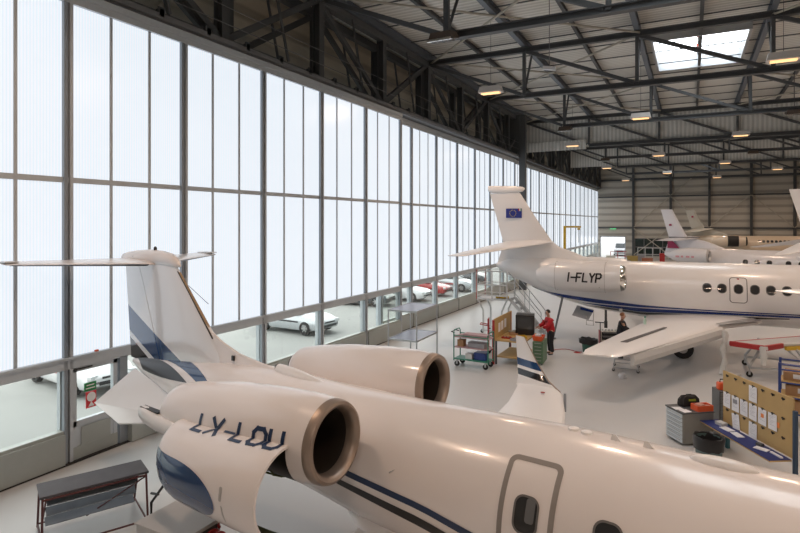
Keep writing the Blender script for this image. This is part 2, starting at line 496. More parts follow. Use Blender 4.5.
# header track above the leaves
mb = MB(); mb.bb((-1.2, 0, 10.32), (0.05, 43.0, 10.42)); mb.bb((-0.05, 0, 10.36), (0.12, 43.0, 10.50))
tag(mb.build('trim_1', 'steel_mid'), 'grey track beam above the sliding doors', 'track', kind='structure')
mb = MB(); mb.bb((-1.4, 43.6, 10.3), (-0.42, 90, 10.42)); mb.bb((-0.60, 43.6, 10.36), (-0.46, 90, 10.5)); tag(mb.build('trim_2', 'steel_mid'), 'grey track beam above the farthest sliding doors', 'track', kind='structure')
for k in range(28):
    y = 2.0+k*1.56
    mb = MB(); mb.bb((-0.02, y-0.07, 10.42), (0.12, y+0.07, 10.62)); mb.bb((0.08, y-0.1, 10.5), (0.12, y+0.1, 10.66))
    tag(mb.build('track_bracket', 'steel_dark'), 'small dark bracket on the track above the sliding doors', 'bracket', 'brackets along the door track', 'structure')
for k, z in enumerate((10.95, 11.45)):
    mb = MB(); mb.tube([(0.1, 0, z), (0.1, 43, z)], 0.012, 6)
    tag(mb.build('guard_wire', 'steel_mid'), ['lower', 'upper'][k]+' thin guard wire along the door girder', 'wire', 'door girder guard wires', 'structure')
mb = MB(); mb.bb((0.12, 42.95, 0), (0.62, 43.35, 13.6)); mb.bb((-1.2, 42.9, 10.3), (0.2, 43.4, 13.6))
tag(mb.build('door_column', 'steel_dark'), 'dark column between the middle and far door leaves', 'column', kind='structure')

# ------------------------------------------------------------------ steel girder over the doors (two planes)
TY = [-2.2, 7.4, 17.0, 26.6, 36.2, 45.8, 55.4, 65.0, 74.6, 84.2]
for pl, (gx, lab) in enumerate(((-0.25, 'front'), (-1.25, 'rear'))):
    g = thing('door_girder', lab+' plane of the dark lattice girder over the doors', 'girder', (gx, 0, 0), group='lattice girders over the doors', kind='structure')
    MB().bb((-0.15, 0, 13.3), (0.15, 90, 13.6)).build('top_chord', 'steel_dark', g)
    MB().bb((-0.12, 0, 10.45), (0.12, 90, 10.65)).build('bottom_chord', 'steel_dark', g)
    ym = [2.6+4.8*k for k in range(19)]
    off = 0.0 if pl == 0 else 1.2
    vm = bmesh_of(MB().ibeam((0, 0, 10.5), (0, 0, 13.5), 0.30, 0.34, 0.03, up=(1, 0, 0)), 'post', 'steel_dark')
    for k, y in enumerate(ym):
        inst('post', vm, g, (0, y+off, 0))
    dm = bmesh_of(MB().bar((0, 0.1, 10.6), (0, 4.7, 13.4), 0.16, 0.2), 'diagonal', 'steel_dark')
    dm2 = bmesh_of(MB().bar((0, 0.1, 13.4), (0, 4.7, 10.6), 0.16, 0.2), 'diagonal', 'steel_dark')
    for k, y in enumerate(ym[:-1]):
        inst('diagonal', dm if k % 2 == 0 else dm2, g, (0, y+off, 0))
    tm = bmesh_of(MB().tube([(0, 1.9, 13.3), (0, 2.7, 10.6)], 0.05, 8), 'hanger', 'steel_dark')
    for k, y in enumerate(ym[:-1]): inst('hanger', tm, g, (0.3 if pl == 0 else 0, y+off, 0))

# ------------------------------------------------------------------ roof trusses
NX = [4.9+5.0*k for k in range(9)]
names = ['behind the camera', 'almost overhead', 'nearest seen, carrying the first heater', 'second seen, in front of the bright rooflight', 'third seen, carrying the second heater', 'fourth seen, carrying the ribbed curtain', 'fifth seen, beyond the ribbed curtain', 'sixth seen, beyond the ribbed curtain', 'second from the back wall', 'closest to the back wall']
def truss_parts(full=True):
    zt, zb = 13.5, 11.3
    P = {}
    P['top_chord'] = bmesh_of(MB().ibeam((-0.1, 0, zt), (46, 0, zt), 0.24, 0.26, 0.03), 'top_chord', 'steel_dark')
    P['bottom_chord'] = bmesh_of(MB().ibeam((4.9, 0, zb), (46, 0, zb), 0.26, 0.24, 0.03), 'bottom_chord', 'steel_dark')
    P['vertical'] = bmesh_of(MB().bar((0, 0, zb), (0, 0, zt), 0.15, 0.15), 'vertical', 'steel_dark')
    P['diagonal'] = bmesh_of(MB().bar((-4.9, 0, zt-0.1), (-0.12, 0, zb+0.08), 0.14, 0.16), 'diagonal', 'steel_dark')
    P['knee_brace'] = bmesh_of(MB().tube([(0, 0, zb+0.1), (0, 1.5, 13.75)], 0.055, 8), 'knee_brace', 'steel_dark')
    return P
TP = truss_parts()
for y, lab in zip(TY, names):
    t = thing('roof_truss', 'dark steel roof truss, '+lab, 'truss', (0, y, 0), group='roof trusses', kind='structure')
    inst('top_chord', TP['top_chord'], t); inst('bottom_chord', TP['bottom_chord'], t)
    for x in NX:
        inst('vertical', TP['vertical'], t, (x, 0, 0)); inst('diagonal', TP['diagonal'], t, (x, 0, 0)); inst('knee_brace', TP['knee_brace'], t, (x, 0, 0))
pm = bmesh_of(MB().ibeam((0, -14, 13.82), (0, 90, 13.82), 0.22, 0.38, 0.03), 'purlin', 'steel_blue')
ps = bmesh_of(MB().ibeam((0, -14, 13.92), (0, 90, 13.92), 0.14, 0.2, 0.025), 'purlin', 'steel_dark')
for k in range(19):
    x = -0.1+2.5*k
    o = inst('purlin', pm if k % 2 == 0 else ps, None, (x, 0, 0))
    tag(o, 'roof purlin number %d out from the doors, %s' % (k+1, 'deep blue-grey beam' if k % 2 == 0 else 'slim dark beam'), 'purlin', 'roof purlins', 'structure')
rm = bmesh_of(MB().tube([(-0.5, 0, 13.98), (47, 0, 13.98)], 0.03, 6), 'roof_rod', 'steel_dark')
for k in range(34):
    o = inst('roof_rod', rm, None, (0, -2.0+2.4*k, 0))
    tag(o, 'thin dark rod running across under the roof deck', 'rod', 'rods under the roof deck', 'structure')
bm_ = [bmesh_of(MB().tube([(0, 0, 13.55), (5.0, 4.8, 13.55)], 0.05, 8), 'wind_brace', 'brace_pale'), bmesh_of(MB().tube([(0, 4.8, 13.5), (5.0, 0, 13.5)], 0.05, 8), 'wind_brace', 'brace_pale')]
for y in TY[1:7]:
    for j, x in enumerate((0.0, 5.0, 14.9)):
        for q in (0, 1):
            o = inst('wind_brace', bm_[(q+j) % 2], None, (x, y+4.8*q, 0))
            tag(o, 'pale thin wind brace tube under the roof', 'brace', 'wind braces under the roof', 'structure')
# ribbed smoke curtain on the fourth truss
striped('curtain_sheet', (0.72, 0.73, 0.70), (0.56, 0.57, 0.545), 0, 0.28, 0.5, 0.6, bump=0.6)
mat('curtain_pale', (0.46, 0.46, 0.42), 0.6)
t = thing('smoke_curtain', 'ribbed grey smoke curtain filling the fourth roof truss', 'smoke curtain', (0, 45.95, 0), kind='structure')
MB().bb((-0.5, 0, 11.35), (46, 0.05, 13.4)).build('ribbed_sheet', 'curtain_sheet', t)
mb = MB(); mb.bb((-0.5, -0.25, 11.0), (4.7, -0.2, 11.75)); mb.build('lower_strip', 'curtain_sheet', t)
t = thing('roof_curtain', 'second ribbed curtain near the back wall', 'smoke curtain', (0, 65.15, 0), kind='structure')
MB().bb((-0.5, 0, 11.45), (46, 0.05, 13.4)).build('ribbed_sheet', 'curtain_sheet', t)

# ------------------------------------------------------------------ lamps
mat('lamp_housing', (0.62, 0.60, 0.58), 0.5)
mat('lamp_tube', (1, 0.7, 0.4), 0.5, emit=(1.0, 0.56, 0.24), estr=1.4, vary=0.01)
lm = MB(); lm.loft([[(-0.50, -0.22, 0), (0.50, -0.22, 0), (0.50, 0.22, 0), (-0.50, 0.22, 0)], [(-0.52, -0.24, 0.02), (0.52, -0.24, 0.02), (0.52, 0.24, 0.02), (-0.52, 0.24, 0.02)], [(-0.46, -0.17, 0.28), (0.46, -0.17, 0.28), (0.46, 0.17, 0.28), (-0.46, 0.17, 0.28)]])
hm = bmesh_of(lm, 'housing', 'lamp_housing')
tm_ = bmesh_of(MB().bb((-0.40, -0.13, -0.045), (0.40, 0.13, -0.004)), 'lamp_tube', 'lamp_tube')
wm = bmesh_of(MB().tube([(0, 0, 0.28), (0, 0, 3.14)], 0.01, 6), 'suspension_wire', 'steel_dark')
ld = bpy.data.lights.new('lamp_light', 'AREA'); ld.shape = 'RECTANGLE'; ld.size = 0.8; ld.size_y = 0.26
ld.energy = LAMP_WATTS; ld.color = LAMP_COLOUR; ld.spread = math.radians(170)
cols = [4.15, 9.55, 14.9, 20.2, 25.5, 30.8, 36.1]
ORD = ['nearest', 'second nearest', 'third nearest', 'fourth nearest', 'fifth nearest', 'sixth nearest', 'farthest']
COLW = ['first', 'second', 'third', 'fourth', 'fifth', 'sixth', 'seventh']
for ci, x in enumerate(cols):
    kk = 0
    for r in range(-1, 9):
        y = (23.8 if ci % 2 == 0 else 14.2)+19.2*(r-1)
        if y < -8 or y > 86: continue
        lab = 'warm pale-housed hangar lamp, %s in the %s lamp row from the doors' % (ORD[kk], COLW[ci]); kk += 1
        t = thing('hangar_lamp', lab, 'lamp', (x, y, 10.95), group='hangar lamps under the roof')
        inst('housing', hm, t); inst('lamp_tube', tm_, t); inst('suspension_wire', wm, t)
        L = bpy.data.objects.new('lamp_light', ld); C.objects.link(L); L.parent = t; L.location = (0, 0, -0.06)
# heaters
mat('heater_body', (0.10, 0.075, 0.06), 0.5, 0.3)
for x, y, z, lab in ((5.0, 16.5, 11.1, 'dark radiant heater under the nearest truss'), (5.0, 36.0, 11.1, 'dark radiant heater hanging from the third truss'), (16.9, 36.3, 11.1, 'dark radiant heater hanging further right on the third truss'), (4.9, 55.2, 11.1, 'dark radiant heater beyond the ribbed curtain, near the doors'), (16.6, 55.2, 11.1, 'dark radiant heater beyond the ribbed curtain, on the right')):
    t = thing('radiant_heater', lab, 'heater', (x, y, z), group='radiant heaters')
    mb = MB(); mb.loft([[(-0.4, -0.35, -0.15), (0.4, -0.35, -0.15), (0.4, 0.35, 0.05), (-0.4, 0.35, 0.05)], [(-0.34, -0.3, 0.12), (0.34, -0.3, 0.12), (0.34, 0.25, 0.22), (-0.34, 0.25, 0.22)]]); mb.build('heater_body', 'heater_body', t)
    mb = MB()
    for k in range(4): mb.box((-0.27+0.18*k, -0.02, -0.09), (0.03, 0.6, 0.10), Matrix.Rotation(0.28, 3, 'X'))
    mb.build('grille', 'galvanised', t)
    MB().bb((-0.42, -0.40, -0.19), (0.42, -0.33, -0.12)).build('reflector_edge', 'chrome', t)
    MB().tube([(0, 0, 0.18), (0, 0, 2.3)], 0.02, 6).build('hanger', 'steel_dark', t)
# small fittings
t = thing('exit_sign', 'small green exit sign above the rear doorway', 'sign', (1.55, BY-0.25, 4.25))
mat('exit_green', (0.05, 0.5, 0.15), 0.5, emit=(0.1, 0.9, 0.3), estr=0.8)
MB().bb((-0.42, 0, 0.02), (0.42, 0.12, 0.34)).build('lit_panel', 'exit_green', t)
mb = MB(); mb.prism([(-0.05, -0.01, 0.16), (0.12, -0.01, 0.30), (0.12, -0.01, 0.22), (0.3, -0.01, 0.22), (0.3, -0.01, 0.12), (0.12, -0.01, 0.12), (0.12, -0.01, 0.04)], (0, 0.008, 0)); mb.bb((-0.3, -0.01, 0.06), (-0.14, 0, 0.28)); mb.build('sign_marks', 'paper', t)
t = thing('spotlight', 'small white floodlight bracket beside the second truss', 'light fitting', (7.0, 22.5, 11.35))
MB().box((0, 0, 0), (0.5, 0.2, 0.12), Matrix.Rotation(0.2, 3, 'Y')).build('fitting_body', 'white_steel', t); MB().tube([(0, 0, 0.05), (0, 0, 2.76)], 0.015, 6).build('stem', 'steel_mid', t)
# ================================================================== AIRCRAFT HELPERS
class Body:
    """a fuselage as round sections (s, zc, ry, rz) along its axis"""
    def __init__(b, sec): b.sec = sec
    def at(b, s):
        T = b.sec
        if s <= T[0][0]: return T[0][1:]
        if s >= T[-1][0]: return T[-1][1:]
        for i in range(len(T)-1):
            if T[i][0] <= s <= T[i+1][0]: break
        p0 = T[max(0, i-1)]; p1 = T[i]; p2 = T[i+1]; p3 = T[min(len(T)-1, i+2)]
        h = p2[0]-p1[0]; t = (s-p1[0])/h
        out = []
        for k in (1, 2, 3):
            m1 = (p2[k]-p0[k])/(p2[0]-p0[0])*h; m2 = (p3[k]-p1[k])/(p3[0]-p1[0])*h
            d = p2[k]-p1[k]
            if abs(d) < 1e-6: m1 = m2 = 0
            t2, t3 = t*t, t*t*t
            out.append((2*t3-3*t2+1)*p1[k]+(t3-2*t2+t)*m1+(-2*t3+3*t2)*p2[k]+(t3-t2)*m2)
        return tuple(out)
    def pt(b, s, a, off=0.0, port=False):
        zc, ry, rz = b.at(s)
        y = (ry+off)*math.cos(a)
        return Vector((s, y if port else -y, zc+(rz+off)*math.sin(a)))
    def ang(b, s, z):
        zc, ry, rz = b.at(s)
        return math.asin(max(-1, min(1, (z-zc)/rz)))
    def mesh(b, n=48, m=72):
        mb = MB(); s0, s1 = b.sec[0][0], b.sec[-1][0]
        rings = []
        for i in range(m+1):
            t = i/m; t = 0.5-0.5*math.cos(PI*t)*1.0 if (i < m*0.12 or i > m*0.88) else t
            s = s0+(s1-s0)*t
            rings.append((s, [b.pt(s, 2*PI*k/n) for k in range(n)]))
        rings.sort(key=lambda q: q[0])
        rr_ = [rings[0][1]]; last = rings[0][0]
        for s, r in rings[1:]:
            if s-last > 0.01: rr_.append(r); last = s
        return mb.loft(rr_)

def rrect(w, h, r, n=6):
    out = []
    for cx_, cy_, a in ((w/2-r, h/2-r, 0), (-w/2+r, h/2-r, PI/2), (-w/2+r, -h/2+r, PI), (w/2-r, -h/2+r, 1.5*PI)):
        for k in range(n+1):
            t = a+PI/2*k/n
            out.append((cx_+r*math.cos(t), cy_+r*math.sin(t)))
    # split the long straight sides so that the outline follows a curved skin
    res = []
    for i, p in enumerate(out):
        q = out[(i+1) % len(out)]
        L = math.dist(p, q); k = max(1, int(L/0.07))
        for j in range(k): res.append((p[0]+(q[0]-p[0])*j/k, p[1]+(q[1]-p[1])*j/k))
    return res

def on_body(b, s0, a0, off, port=False, lean=0.0):
    def f(u, v):
        zc, ry, rz = b.at(s0)
        return b.pt(s0+u+lean*v, a0+v/rz, off, port)
    return f

def patch(mb, fn, outline):
    rings = [[fn(u*k, v*k) for u, v in outline] for k in (1, 0.75, 0.5, 0.25, 0.02)]
    return mb.loft(rings, True, True)

def ring(mb, fn, o, i):
    return mb.loft([[fn(u, v) for u, v in o], [fn(u, v) for u, v in i]], True, False)

def strip(mb, b, up, lo, off, port=False, step=0.25):
    def ip(T, s):
        for i in range(len(T)-1):
            if T[i][0] <= s <= T[i+1][0]:
                t = (s-T[i][0])/(T[i+1][0]-T[i][0]); return T[i][1]+(T[i+1][1]-T[i][1])*t
        return T[-1][1] if s > T[-1][0] else T[0][1]
    s0, s1 = up[0][0], up[-1][0]; n = max(2, int((s1-s0)/step)); rings = []
    for k in range(n+1):
        s = s0+(s1-s0)*k/n
        a0, a1 = b.ang(s, ip(lo, s)), b.ang(s, ip(up, s))
        rings.append([b.pt(s, a0+(a1-a0)*j/4, off, port) for j in range(5)])
    return mb.loft(rings, False, False)

def airfoil(n=14):
    up = []
    for k in range(n+1):
        x = 0.5-0.5*math.cos(PI*k/n)
        y = 5*(0.2969*math.sqrt(x)-0.126*x-0.3516*x*x+0.2843*x**3-0.1036*x**4)
        up.append((x, y))
    return [(x, y) for x, y in up]+[(x, -y*0.8) for x, y in up[-2:0:-1]]
AF = airfoil()

def wing(mb, secs):
    """secs: (leading edge, trailing edge, thickness, up vector)"""
    rings = []
    for le, te, th, up in secs:
        le, te, up = Vector(le), Vector(te), Vector(up)
        rings.append([le+(te-le)*x+up*(y*th) for x, y in AF])
    return mb.loft(rings)

FONT = {
 'L': [[(0, 1), (0, 0), (.72, 0)]], 'X': [[(0, 0), (.8, 1)], [(0, 1), (.8, 0)]], '-': [[(.05, .48), (.7, .48)]],
 'O': [[(.2, 0), (.65, 0), (.85, .2), (.85, .8), (.65, 1), (.2, 1), (0, .8), (0, .2), (.2, 0)]],
 'U': [[(0, 1), (0, .2), (.2, 0), (.65, 0), (.85, .2), (.85, 1)]],
 'I': [[(.15, 0), (.15, 1)]], 'F': [[(0, 0), (0, 1), (.72, 1)], [(0, .52), (.6, .52)]],
 'Y': [[(0, 1), (.4, .5), (.8, 1)], [(.4, .5), (.4, 0)]],
 'P': [[(0, 0), (0, 1), (.6, 1), (.78, .85), (.78, .6), (.6, .45), (0, .45)]],
}
ADV = {'I': 0.62, '-': 0.95}
def letters(text, h, w, sw, fn, emit_, pick=None, slant=0.0):
    """each letter becomes a mesh of its own; emit_(which, MB) links it"""
    u = 0.0
    for ch in text:
        mbs = [MB(), MB()]
        for path in FONT[ch]:
            for i in range(len(path)-1):
                a = Vector((path[i][0]*w, path[i][1]*h)); b = Vector((path[i+1][0]*w, path[i+1][1]*h))
                d = (b-a).normalized(); nrm = Vector((-d.y, d.x))*sw/2
                a = a-d*sw*0.45; b = b+d*sw*0.45
                k = max(2, int((b-a).length/0.02))
                for j in range(k):
                    p = a+(b-a)*j/k; q = a+(b-a)*(j+1)/k
                    quad = [(u+z.x+slant*z.y, z.y) for z in (p-nrm, q-nrm, q+nrm, p+nrm)]
                    mid = sum(z[1] for z in quad)/4
                    mbs[0 if pick is None else pick(mid)].add([fn(x, y) for x, y in quad], [(0, 1, 2, 3)])
        for k in (0, 1):
            if mbs[k].v: emit_(k, mbs[k])
        u += ADV.get(ch, 1.12)*w

def ring_pts(r, n, yc, zc, s, a0=0.0, a1=2*PI):
    return [Vector((s, yc+r*math.cos(a0+(a1-a0)*k/n), zc+r*math.sin(a0+(a1-a0)*k/n))) for k in range(n)]

mat('engine_dark', (0.02, 0.018, 0.016), 0.5, 0.3)
mat('lip_bronze', (0.36, 0.29, 0.24), 0.42, 0.7, vary=0.06)
mat('duct_brown', (0.06, 0.05, 0.042), 0.45, 0.4)
mat('fan_metal', (0.09, 0.085, 0.08), 0.35, 0.8)
mat('aluminium', (0.50, 0.50, 0.50), 0.3, 0.8)
mat('window_dark', (0.035, 0.037, 0.04), 0.08, 0, 0.5)
mat('window_rim', (0.14, 0.135, 0.13), 0.4)
mat('tape_grey', (0.27, 0.245, 0.225), 0.5)
mat('boot_tan', (0.36, 0.24, 0.13), 0.45)
mat('boot_dark', (0.04, 0.04, 0.045), 0.4)
mat('seam_grey', (0.45, 0.43, 0.41), 0.5)

def wheel_set(name, parent, x, y, z0, r=0.25, w=0.18, leg_top=1.1, twin=True):
    g = MB().tube([(x, y, r), (x, y, leg_top)], [0.05, 0.08], 10).build(name, 'aluminium', parent, True)
    for k in ((-1, 1) if twin else (0,)):
        mb = MB(); yy = y+k*w*0.75
        mb.lathe([(r*0.45, -w/2), (r*0.9, -w/2), (r, -w*0.3), (r, w*0.3), (r*0.9, w/2), (r*0.45, w/2), (r*0.45, -w/2)], (x, yy, r), 'y', 24)
        t_ = mb.build('tyre', 'rubber', g, True)
        MB().cyl((x, yy, r), r*0.45, w*0.8, 'y', 16).build('wheel_hub', 'aluminium', g)
    return g

def fan_parts(parent, s, yc, zc, r, blades=22):
    f = MB().cyl((s-0.12, yc, zc), r, 0.02, 'x', 28).build('fan_back', 'engine_dark', parent)
    mb = MB()
    for k in range(blades):
        a = 2*PI*k/blades
        ca, sa = math.cos(a), math.sin(a)
        tx = Vector((0, -sa, ca)); rd = Vector((0, ca, sa)); o = Vector((s, yc, zc))
        mb.add([o+rd*r*0.25+tx*0.02, o+rd*r*0.98+tx*0.05+Vector((0.04, 0, 0)), o+rd*r*0.98-tx*0.03-Vector((0.08, 0, 0)), o+rd*r*0.25-tx*0.03-Vector((0.05, 0, 0))], [(0, 1, 2, 3)])
    mb.build('fan_blades', 'fan_metal', parent)
    MB().lathe([(0.001, 0.20), (r*0.12, 0.13), (r*0.22, 0.02), (r*0.27, -0.08)], (s, yc, zc), 'x', 20).build('spinner', 'fan_metal', parent, True)

# ================================================================== SMALL JET LX-LOU
LJ_LOC = (1.4054, 8.2434, 0.0); LJ_RZ = math.radians(-9.4116)
lj = thing('business_jet', 'small white T-tailed jet in front with blue and black stripes, its engine cowl hanging open', 'aircraft', LJ_LOC, LJ_RZ)
LB = Body([(-.35, 2.16, .05, .05), (0.3, 2.12, .20, .20), (1.5, 2.06, .40, .40), (3, 2.0, .62, .61), (4.3, 1.92, .79, .78), (5.5, 1.87, .80, .80), (6.8, 1.82, .87, .87), (8.0, 1.81, .93, .92), (9.3, 1.82, .965, .965), (10.5, 1.82, .97, .97), (13, 1.82, .97, .97), (14, 1.76, .90, .88), (15, 1.66, .72, .70), (16, 1.57, .45, .43), (16.6, 1.53, .2, .2), (16.8, 1.52, .02, .02)])
NV = (0.373, 0.928)
fus_paint = banded('lear_body_paint', (0.82, 0.77, 0.745), [], 0.24, 0.4)  # white body paint with the warmth of the lamplight tinted into it
fus = LB.mesh(56, 80).build('fuselage', 'lear_body_paint', lj, True)
# dark tail cone panels and livery on the tail
def tail_band(name, A, B, t1, m):
    """A, B: (s on the crest, s lower down, lower angle) of the two slanting edges"""
    mb = MB()
    for port in (False, True):
        rings = []
        for k in range(17):
            u = t1*k/16; row = []
            for j in range(7):
                w = j/6
                s = (A[0]+(A[1]-A[0])*u)*(1-w)+(B[0]+(B[1]-B[0])*u)*w
                an = (PI/2+(math.radians(A[2])-PI/2)*u)*(1-w)+(PI/2+(math.radians(B[2])-PI/2)*u)*w
                row.append(LB.pt(s, an, 0.004, port))
            rings.append(row)
        mb.loft(rings, False, False)
    return mb.build(name, m, fus, True)
tag(tail_band('tail_band_black', (-0.34, 0.4, 2), (0.05, 2.46, 25), 1.0, 'black_paint'), 'black band on the tail cone')
tag(tail_band('tail_band_blue', (0.29, 2.67, 34), (1.5, 3.07, 40), 1.5, mat('navy_blue_gloss', (0.008, 0.045, 0.14), 0.12, 0, 0.25)), 'dark blue band on the tail cone')
# side stripes
mb = MB()
for port in (False, True):
    strip(mb, LB, [(4.6, 2.10), (6.0, 1.97), (6.8, 1.91), (8.02, 1.86), (8.7, 1.77), (10, 1.62), (12, 1.45), (15, 1.40), (16.2, 1.45)], [(4.6, 2.04), (6.0, 1.90), (6.8, 1.83), (8.02, 1.78), (8.7, 1.68), (10, 1.53), (12, 1.37), (15, 1.34), (16.2, 1.43)], 0.004, port)
tag(mb.build('blue_stripe', 'navy_paint', fus, True), 'dark blue upper stripe along the fuselage')
mb = MB()
for port in (False, True):
    strip(mb, LB, [(4.6, 1.95), (6.0, 1.81), (6.6, 1.755), (8.0, 1.69), (8.7, 1.58), (10, 1.44), (12, 1.28), (15, 1.26)], [(4.6, 1.90), (6.0, 1.74), (6.6, 1.67), (8.0, 1.565), (8.7, 1.47), (10, 1.33), (12, 1.18), (15, 1.22)], 0.004, port)
tag(mb.build('black_stripe', 'black_paint', fus, True), 'black lower stripe along the fuselage')
# emergency exit and windows
ex = on_body(LB, 9.325, math.radians(20), 0.006)
EXH = 1.07
do = MB(); patch(do, on_body(LB, 9.325, math.radians(20), 0.004), rrect(0.56, EXH+0.02, 0.08))
door = do.build('emergency_exit', 'lear_body_paint', fus, True)
def ring_same(w1, h1, r1, w2, h2, r2, fn, n=8, m=12):
    """ring between two rounded rectangles with matching point counts"""
    def outl(w, h, r):
        out = []
        cs = ((w/2-r, h/2-r, 0), (-w/2+r, h/2-r, PI/2), (-w/2+r, -h/2+r, PI), (w/2-r, -h/2+r, 1.5*PI))
        for i, (a, b, t0) in enumerate(cs):
            for k in range(n+1):
                t = t0+PI/2*k/n; out.append((a+r*math.cos(t), b+r*math.sin(t)))
            a2, b2, t2 = cs[(i+1) % 4]
            p = out[-1]; q = (a2+r*math.cos(t2), b2+r*math.sin(t2))
            for k in range(1, m): out.append((p[0]+(q[0]-p[0])*k/m, p[1]+(q[1]-p[1])*k/m))
        return out
    q = MB(); ring(q, fn, outl(w1, h1, r1), outl(w2, h2, r2)); return q
tag(ring_same(0.625, EXH+0.09, 0.10, 0.505, EXH-0.035, 0.05, ex).build('tape_border', 'tape_grey', door, True), 'grey border tape around the exit')
def cabin_window(parent, s, a, w, h, r, body=LB, rim=0.02, off=0.006, port=False, nm='cabin_window'):
    f = on_body(body, s, a, off, port)
    mb = MB(); patch(mb, f, rrect(w, h, r)); o = mb.build(nm, 'window_dark', parent, True)
    ring_same(w+2*rim, h+2*rim, r+rim, w-0.004, h-0.004, r, on_body(body, s, a, off+0.003, port), 6, 4).build('window_rim', 'window_rim', o, True)
    return o
wa = math.radians(19.0)
wn = cabin_window(door, 9.33, wa, 0.245, 0.345, 0.085, off=0.009)
mb = MB(); patch(mb, on_body(LB, 9.375, math.radians(22), 0.0125), rrect(0.10, 0.24, 0.03)); tag(mb.build('window_shade', mat('shade_grey', (0.13, 0.135, 0.14), 0.5), wn, True), 'folded grey shade behind the exit window')
for s in (10.17, 11.0, 11.83, 12.66): cabin_window(fus, s, wa, 0.25, 0.335, 0.09)
for s in (9.33, 10.17, 11.0, 11.83, 12.66): cabin_window(fus, s, wa, 0.28, 0.345, 0.10, port=True)
# roof antennas and the oval fairing
for s in (10.0, 10.34):
    mb = MB(); mb.loft([[(s-0.07, -0.016, 2.77), (s+0.06, -0.016, 2.77), (s+0.06, 0.016, 2.77), (s-0.07, 0.016, 2.77)], [(s-0.05, -0.005, 2.855), (s-0.01, -0.005, 2.855), (s-0.01, 0.005, 2.855), (s-0.05, 0.005, 2.855)]]); mb.build('blade_antenna', 'white_paint', fus)
mb = MB(); n = 24; rings = []
for k, (f, h) in enumerate(((1, 0), (0.97, 0.035), (0.85, 0.06), (0.6, 0.08), (0.25, 0.09), (0.01, 0.092))):
    rings.append([Vector((11.03+0.31*f*math.cos(2*PI*j/n), 0.10*f*math.sin(2*PI*j/n), 2.765+h)) for j in range(n)])
mb.loft(rings); mb.build('oval_fairing', 'white_paint', fus, True)
for s, y in ((9.5, .05), (9.66, .02)):
    MB().lathe([(0.07, 0), (0.06, 0.025), (0.001, 0.035)], (s, y, 2.785), 'z', 16).build('roof_light', 'white_paint', fus, True)
MB().lathe([(0.012, 0), (0.001, 0.14)], (7.55, -0.95, 2.12), 'y', 8).build('probe', 'aluminium', fus)
# dorsal inlet scoop
mb = MB(); rings = []
for k in range(9):
    t = k/8; s = 4.42+1.15*t; w = 0.10+0.06*math.sin(PI*t)-0.07*t; h = (0.13+0.03*math.sin(PI*t))*(1-0.85*t)
    zc = LB.at(s)[0]+LB.at(s)[2]-0.03
    rings.append([Vector((s, w*math.cos(PI*j/10), zc+h*math.sin(PI*j/10))) for j in range(11)])
mb.loft(rings, False, False); mb.add(rings[0], [tuple(range(11))]); 
sc = mb.build('dorsal_scoop', 'white_paint', fus, True)
mb = MB(); mb.lathe([(0.001, 0), (0.07, 0.0), (0.075, -0.012)], (4.41, 0, 2.73), 'x', 16); mb.build('scoop_mouth', 'black_plastic', sc)

# fin, rudder, dorsal fin
fin_paint = banded('fin_paint', (0.80, 0.80, 0.81), [(NV[0], 0, NV[1], 2.40, 2.90, (0.012, 0.055, 0.16)), (NV[0], 0, NV[1], 0.5, 2.28, BLACK)], 0.16, 0.8)
Y1 = (0, 1, 0)
def fle(z): return 1.43+(4.21-z)*1.0
def fte(z): return -0.73+(4.18-z)*0.118
def frud(z): return -0.04+(4.22-z)*0.475
def fin_ring(z, x0, x1):
    le, te = fle(z), fte(z); ch = le-te; th = 0.15 if z > 4 else 0.15+(4-z)*0.07
    def hy(x): return th*5*(0.2969*math.sqrt(max(x, 0))-0.126*x-0.3516*x*x+0.2843*x**3-0.1036*x**4)
    xs_ = [x0+(x1-x0)*(0.5-0.5*math.cos(PI*k/12)) for k in range(13)]
    return [Vector((le-ch*x, hy(x), z)) for x in xs_]+[Vector((le-ch*x, -hy(x), z)) for x in xs_[::-1]]
def frx(z): return (fle(z)-frud(z))/(fle(z)-fte(z))
mb = MB(); mb.loft([fin_ring(z, 0.0, frx(z)-0.004) for z in (2.1, 2.6, 3.1, 3.6, 4.1, 4.42)]); fin = mb.build('fin', 'fin_paint', lj, True)
mb = MB(); mb.loft([fin_ring(z, frx(z)+0.004, 1.0) for z in (2.22, 2.6, 3.1, 3.6, 4.0, 4.40)]); mb.build('rudder', 'fin_paint', lj, True)
mb = MB(); rings = []
for s, z in ((2.35, 3.29), (2.54, 3.12), (2.83, 2.99), (3.36, 2.83), (3.9, 2.76), (4.36, 2.72)):
    zb = LB.at(s)[0]+LB.at(s)[2]-0.12
    t = 0.05; rings.append([Vector((s, y, zz)) for y, zz in ((-t*1.8, zb), (-t, zb+(z-zb)*0.6), (-t*0.55, z-0.015), (0, z), (t*0.55, z-0.015), (t, zb+(z-zb)*0.6), (t*1.8, zb))])
mb.loft(rings); df = mb.build('dorsal_fin', 'lear_body_paint', lj, True)
MB().box((3.25, -0.068, 2.74), (0.06, 0.03, 0.09)).build('vent_slot', 'black_plastic', df)
mb = MB(); mb.loft([[p+Vector((0.006, (0.004 if p.y > 0 else -0.004), 0)) for p in fin_ring(z, 0.0, 0.010)] for z in (3.02, 3.3, 3.6, 3.9, 4.2)]); tag(mb.build('leading_edge_boot', 'boot_tan', fin, True), 'tan leading edge boot on the fin')
mb = MB(); mb.loft([[p+Vector((0, (0.003 if p.y > 0 else -0.003), 0)) for p in fin_ring(z, 0.010, 0.02)] for z in (3.0, 3.3, 3.6, 3.9, 4.22)]); tag(mb.build('boot_edge', 'boot_dark', fin), 'dark edge strip behind the fin boot')
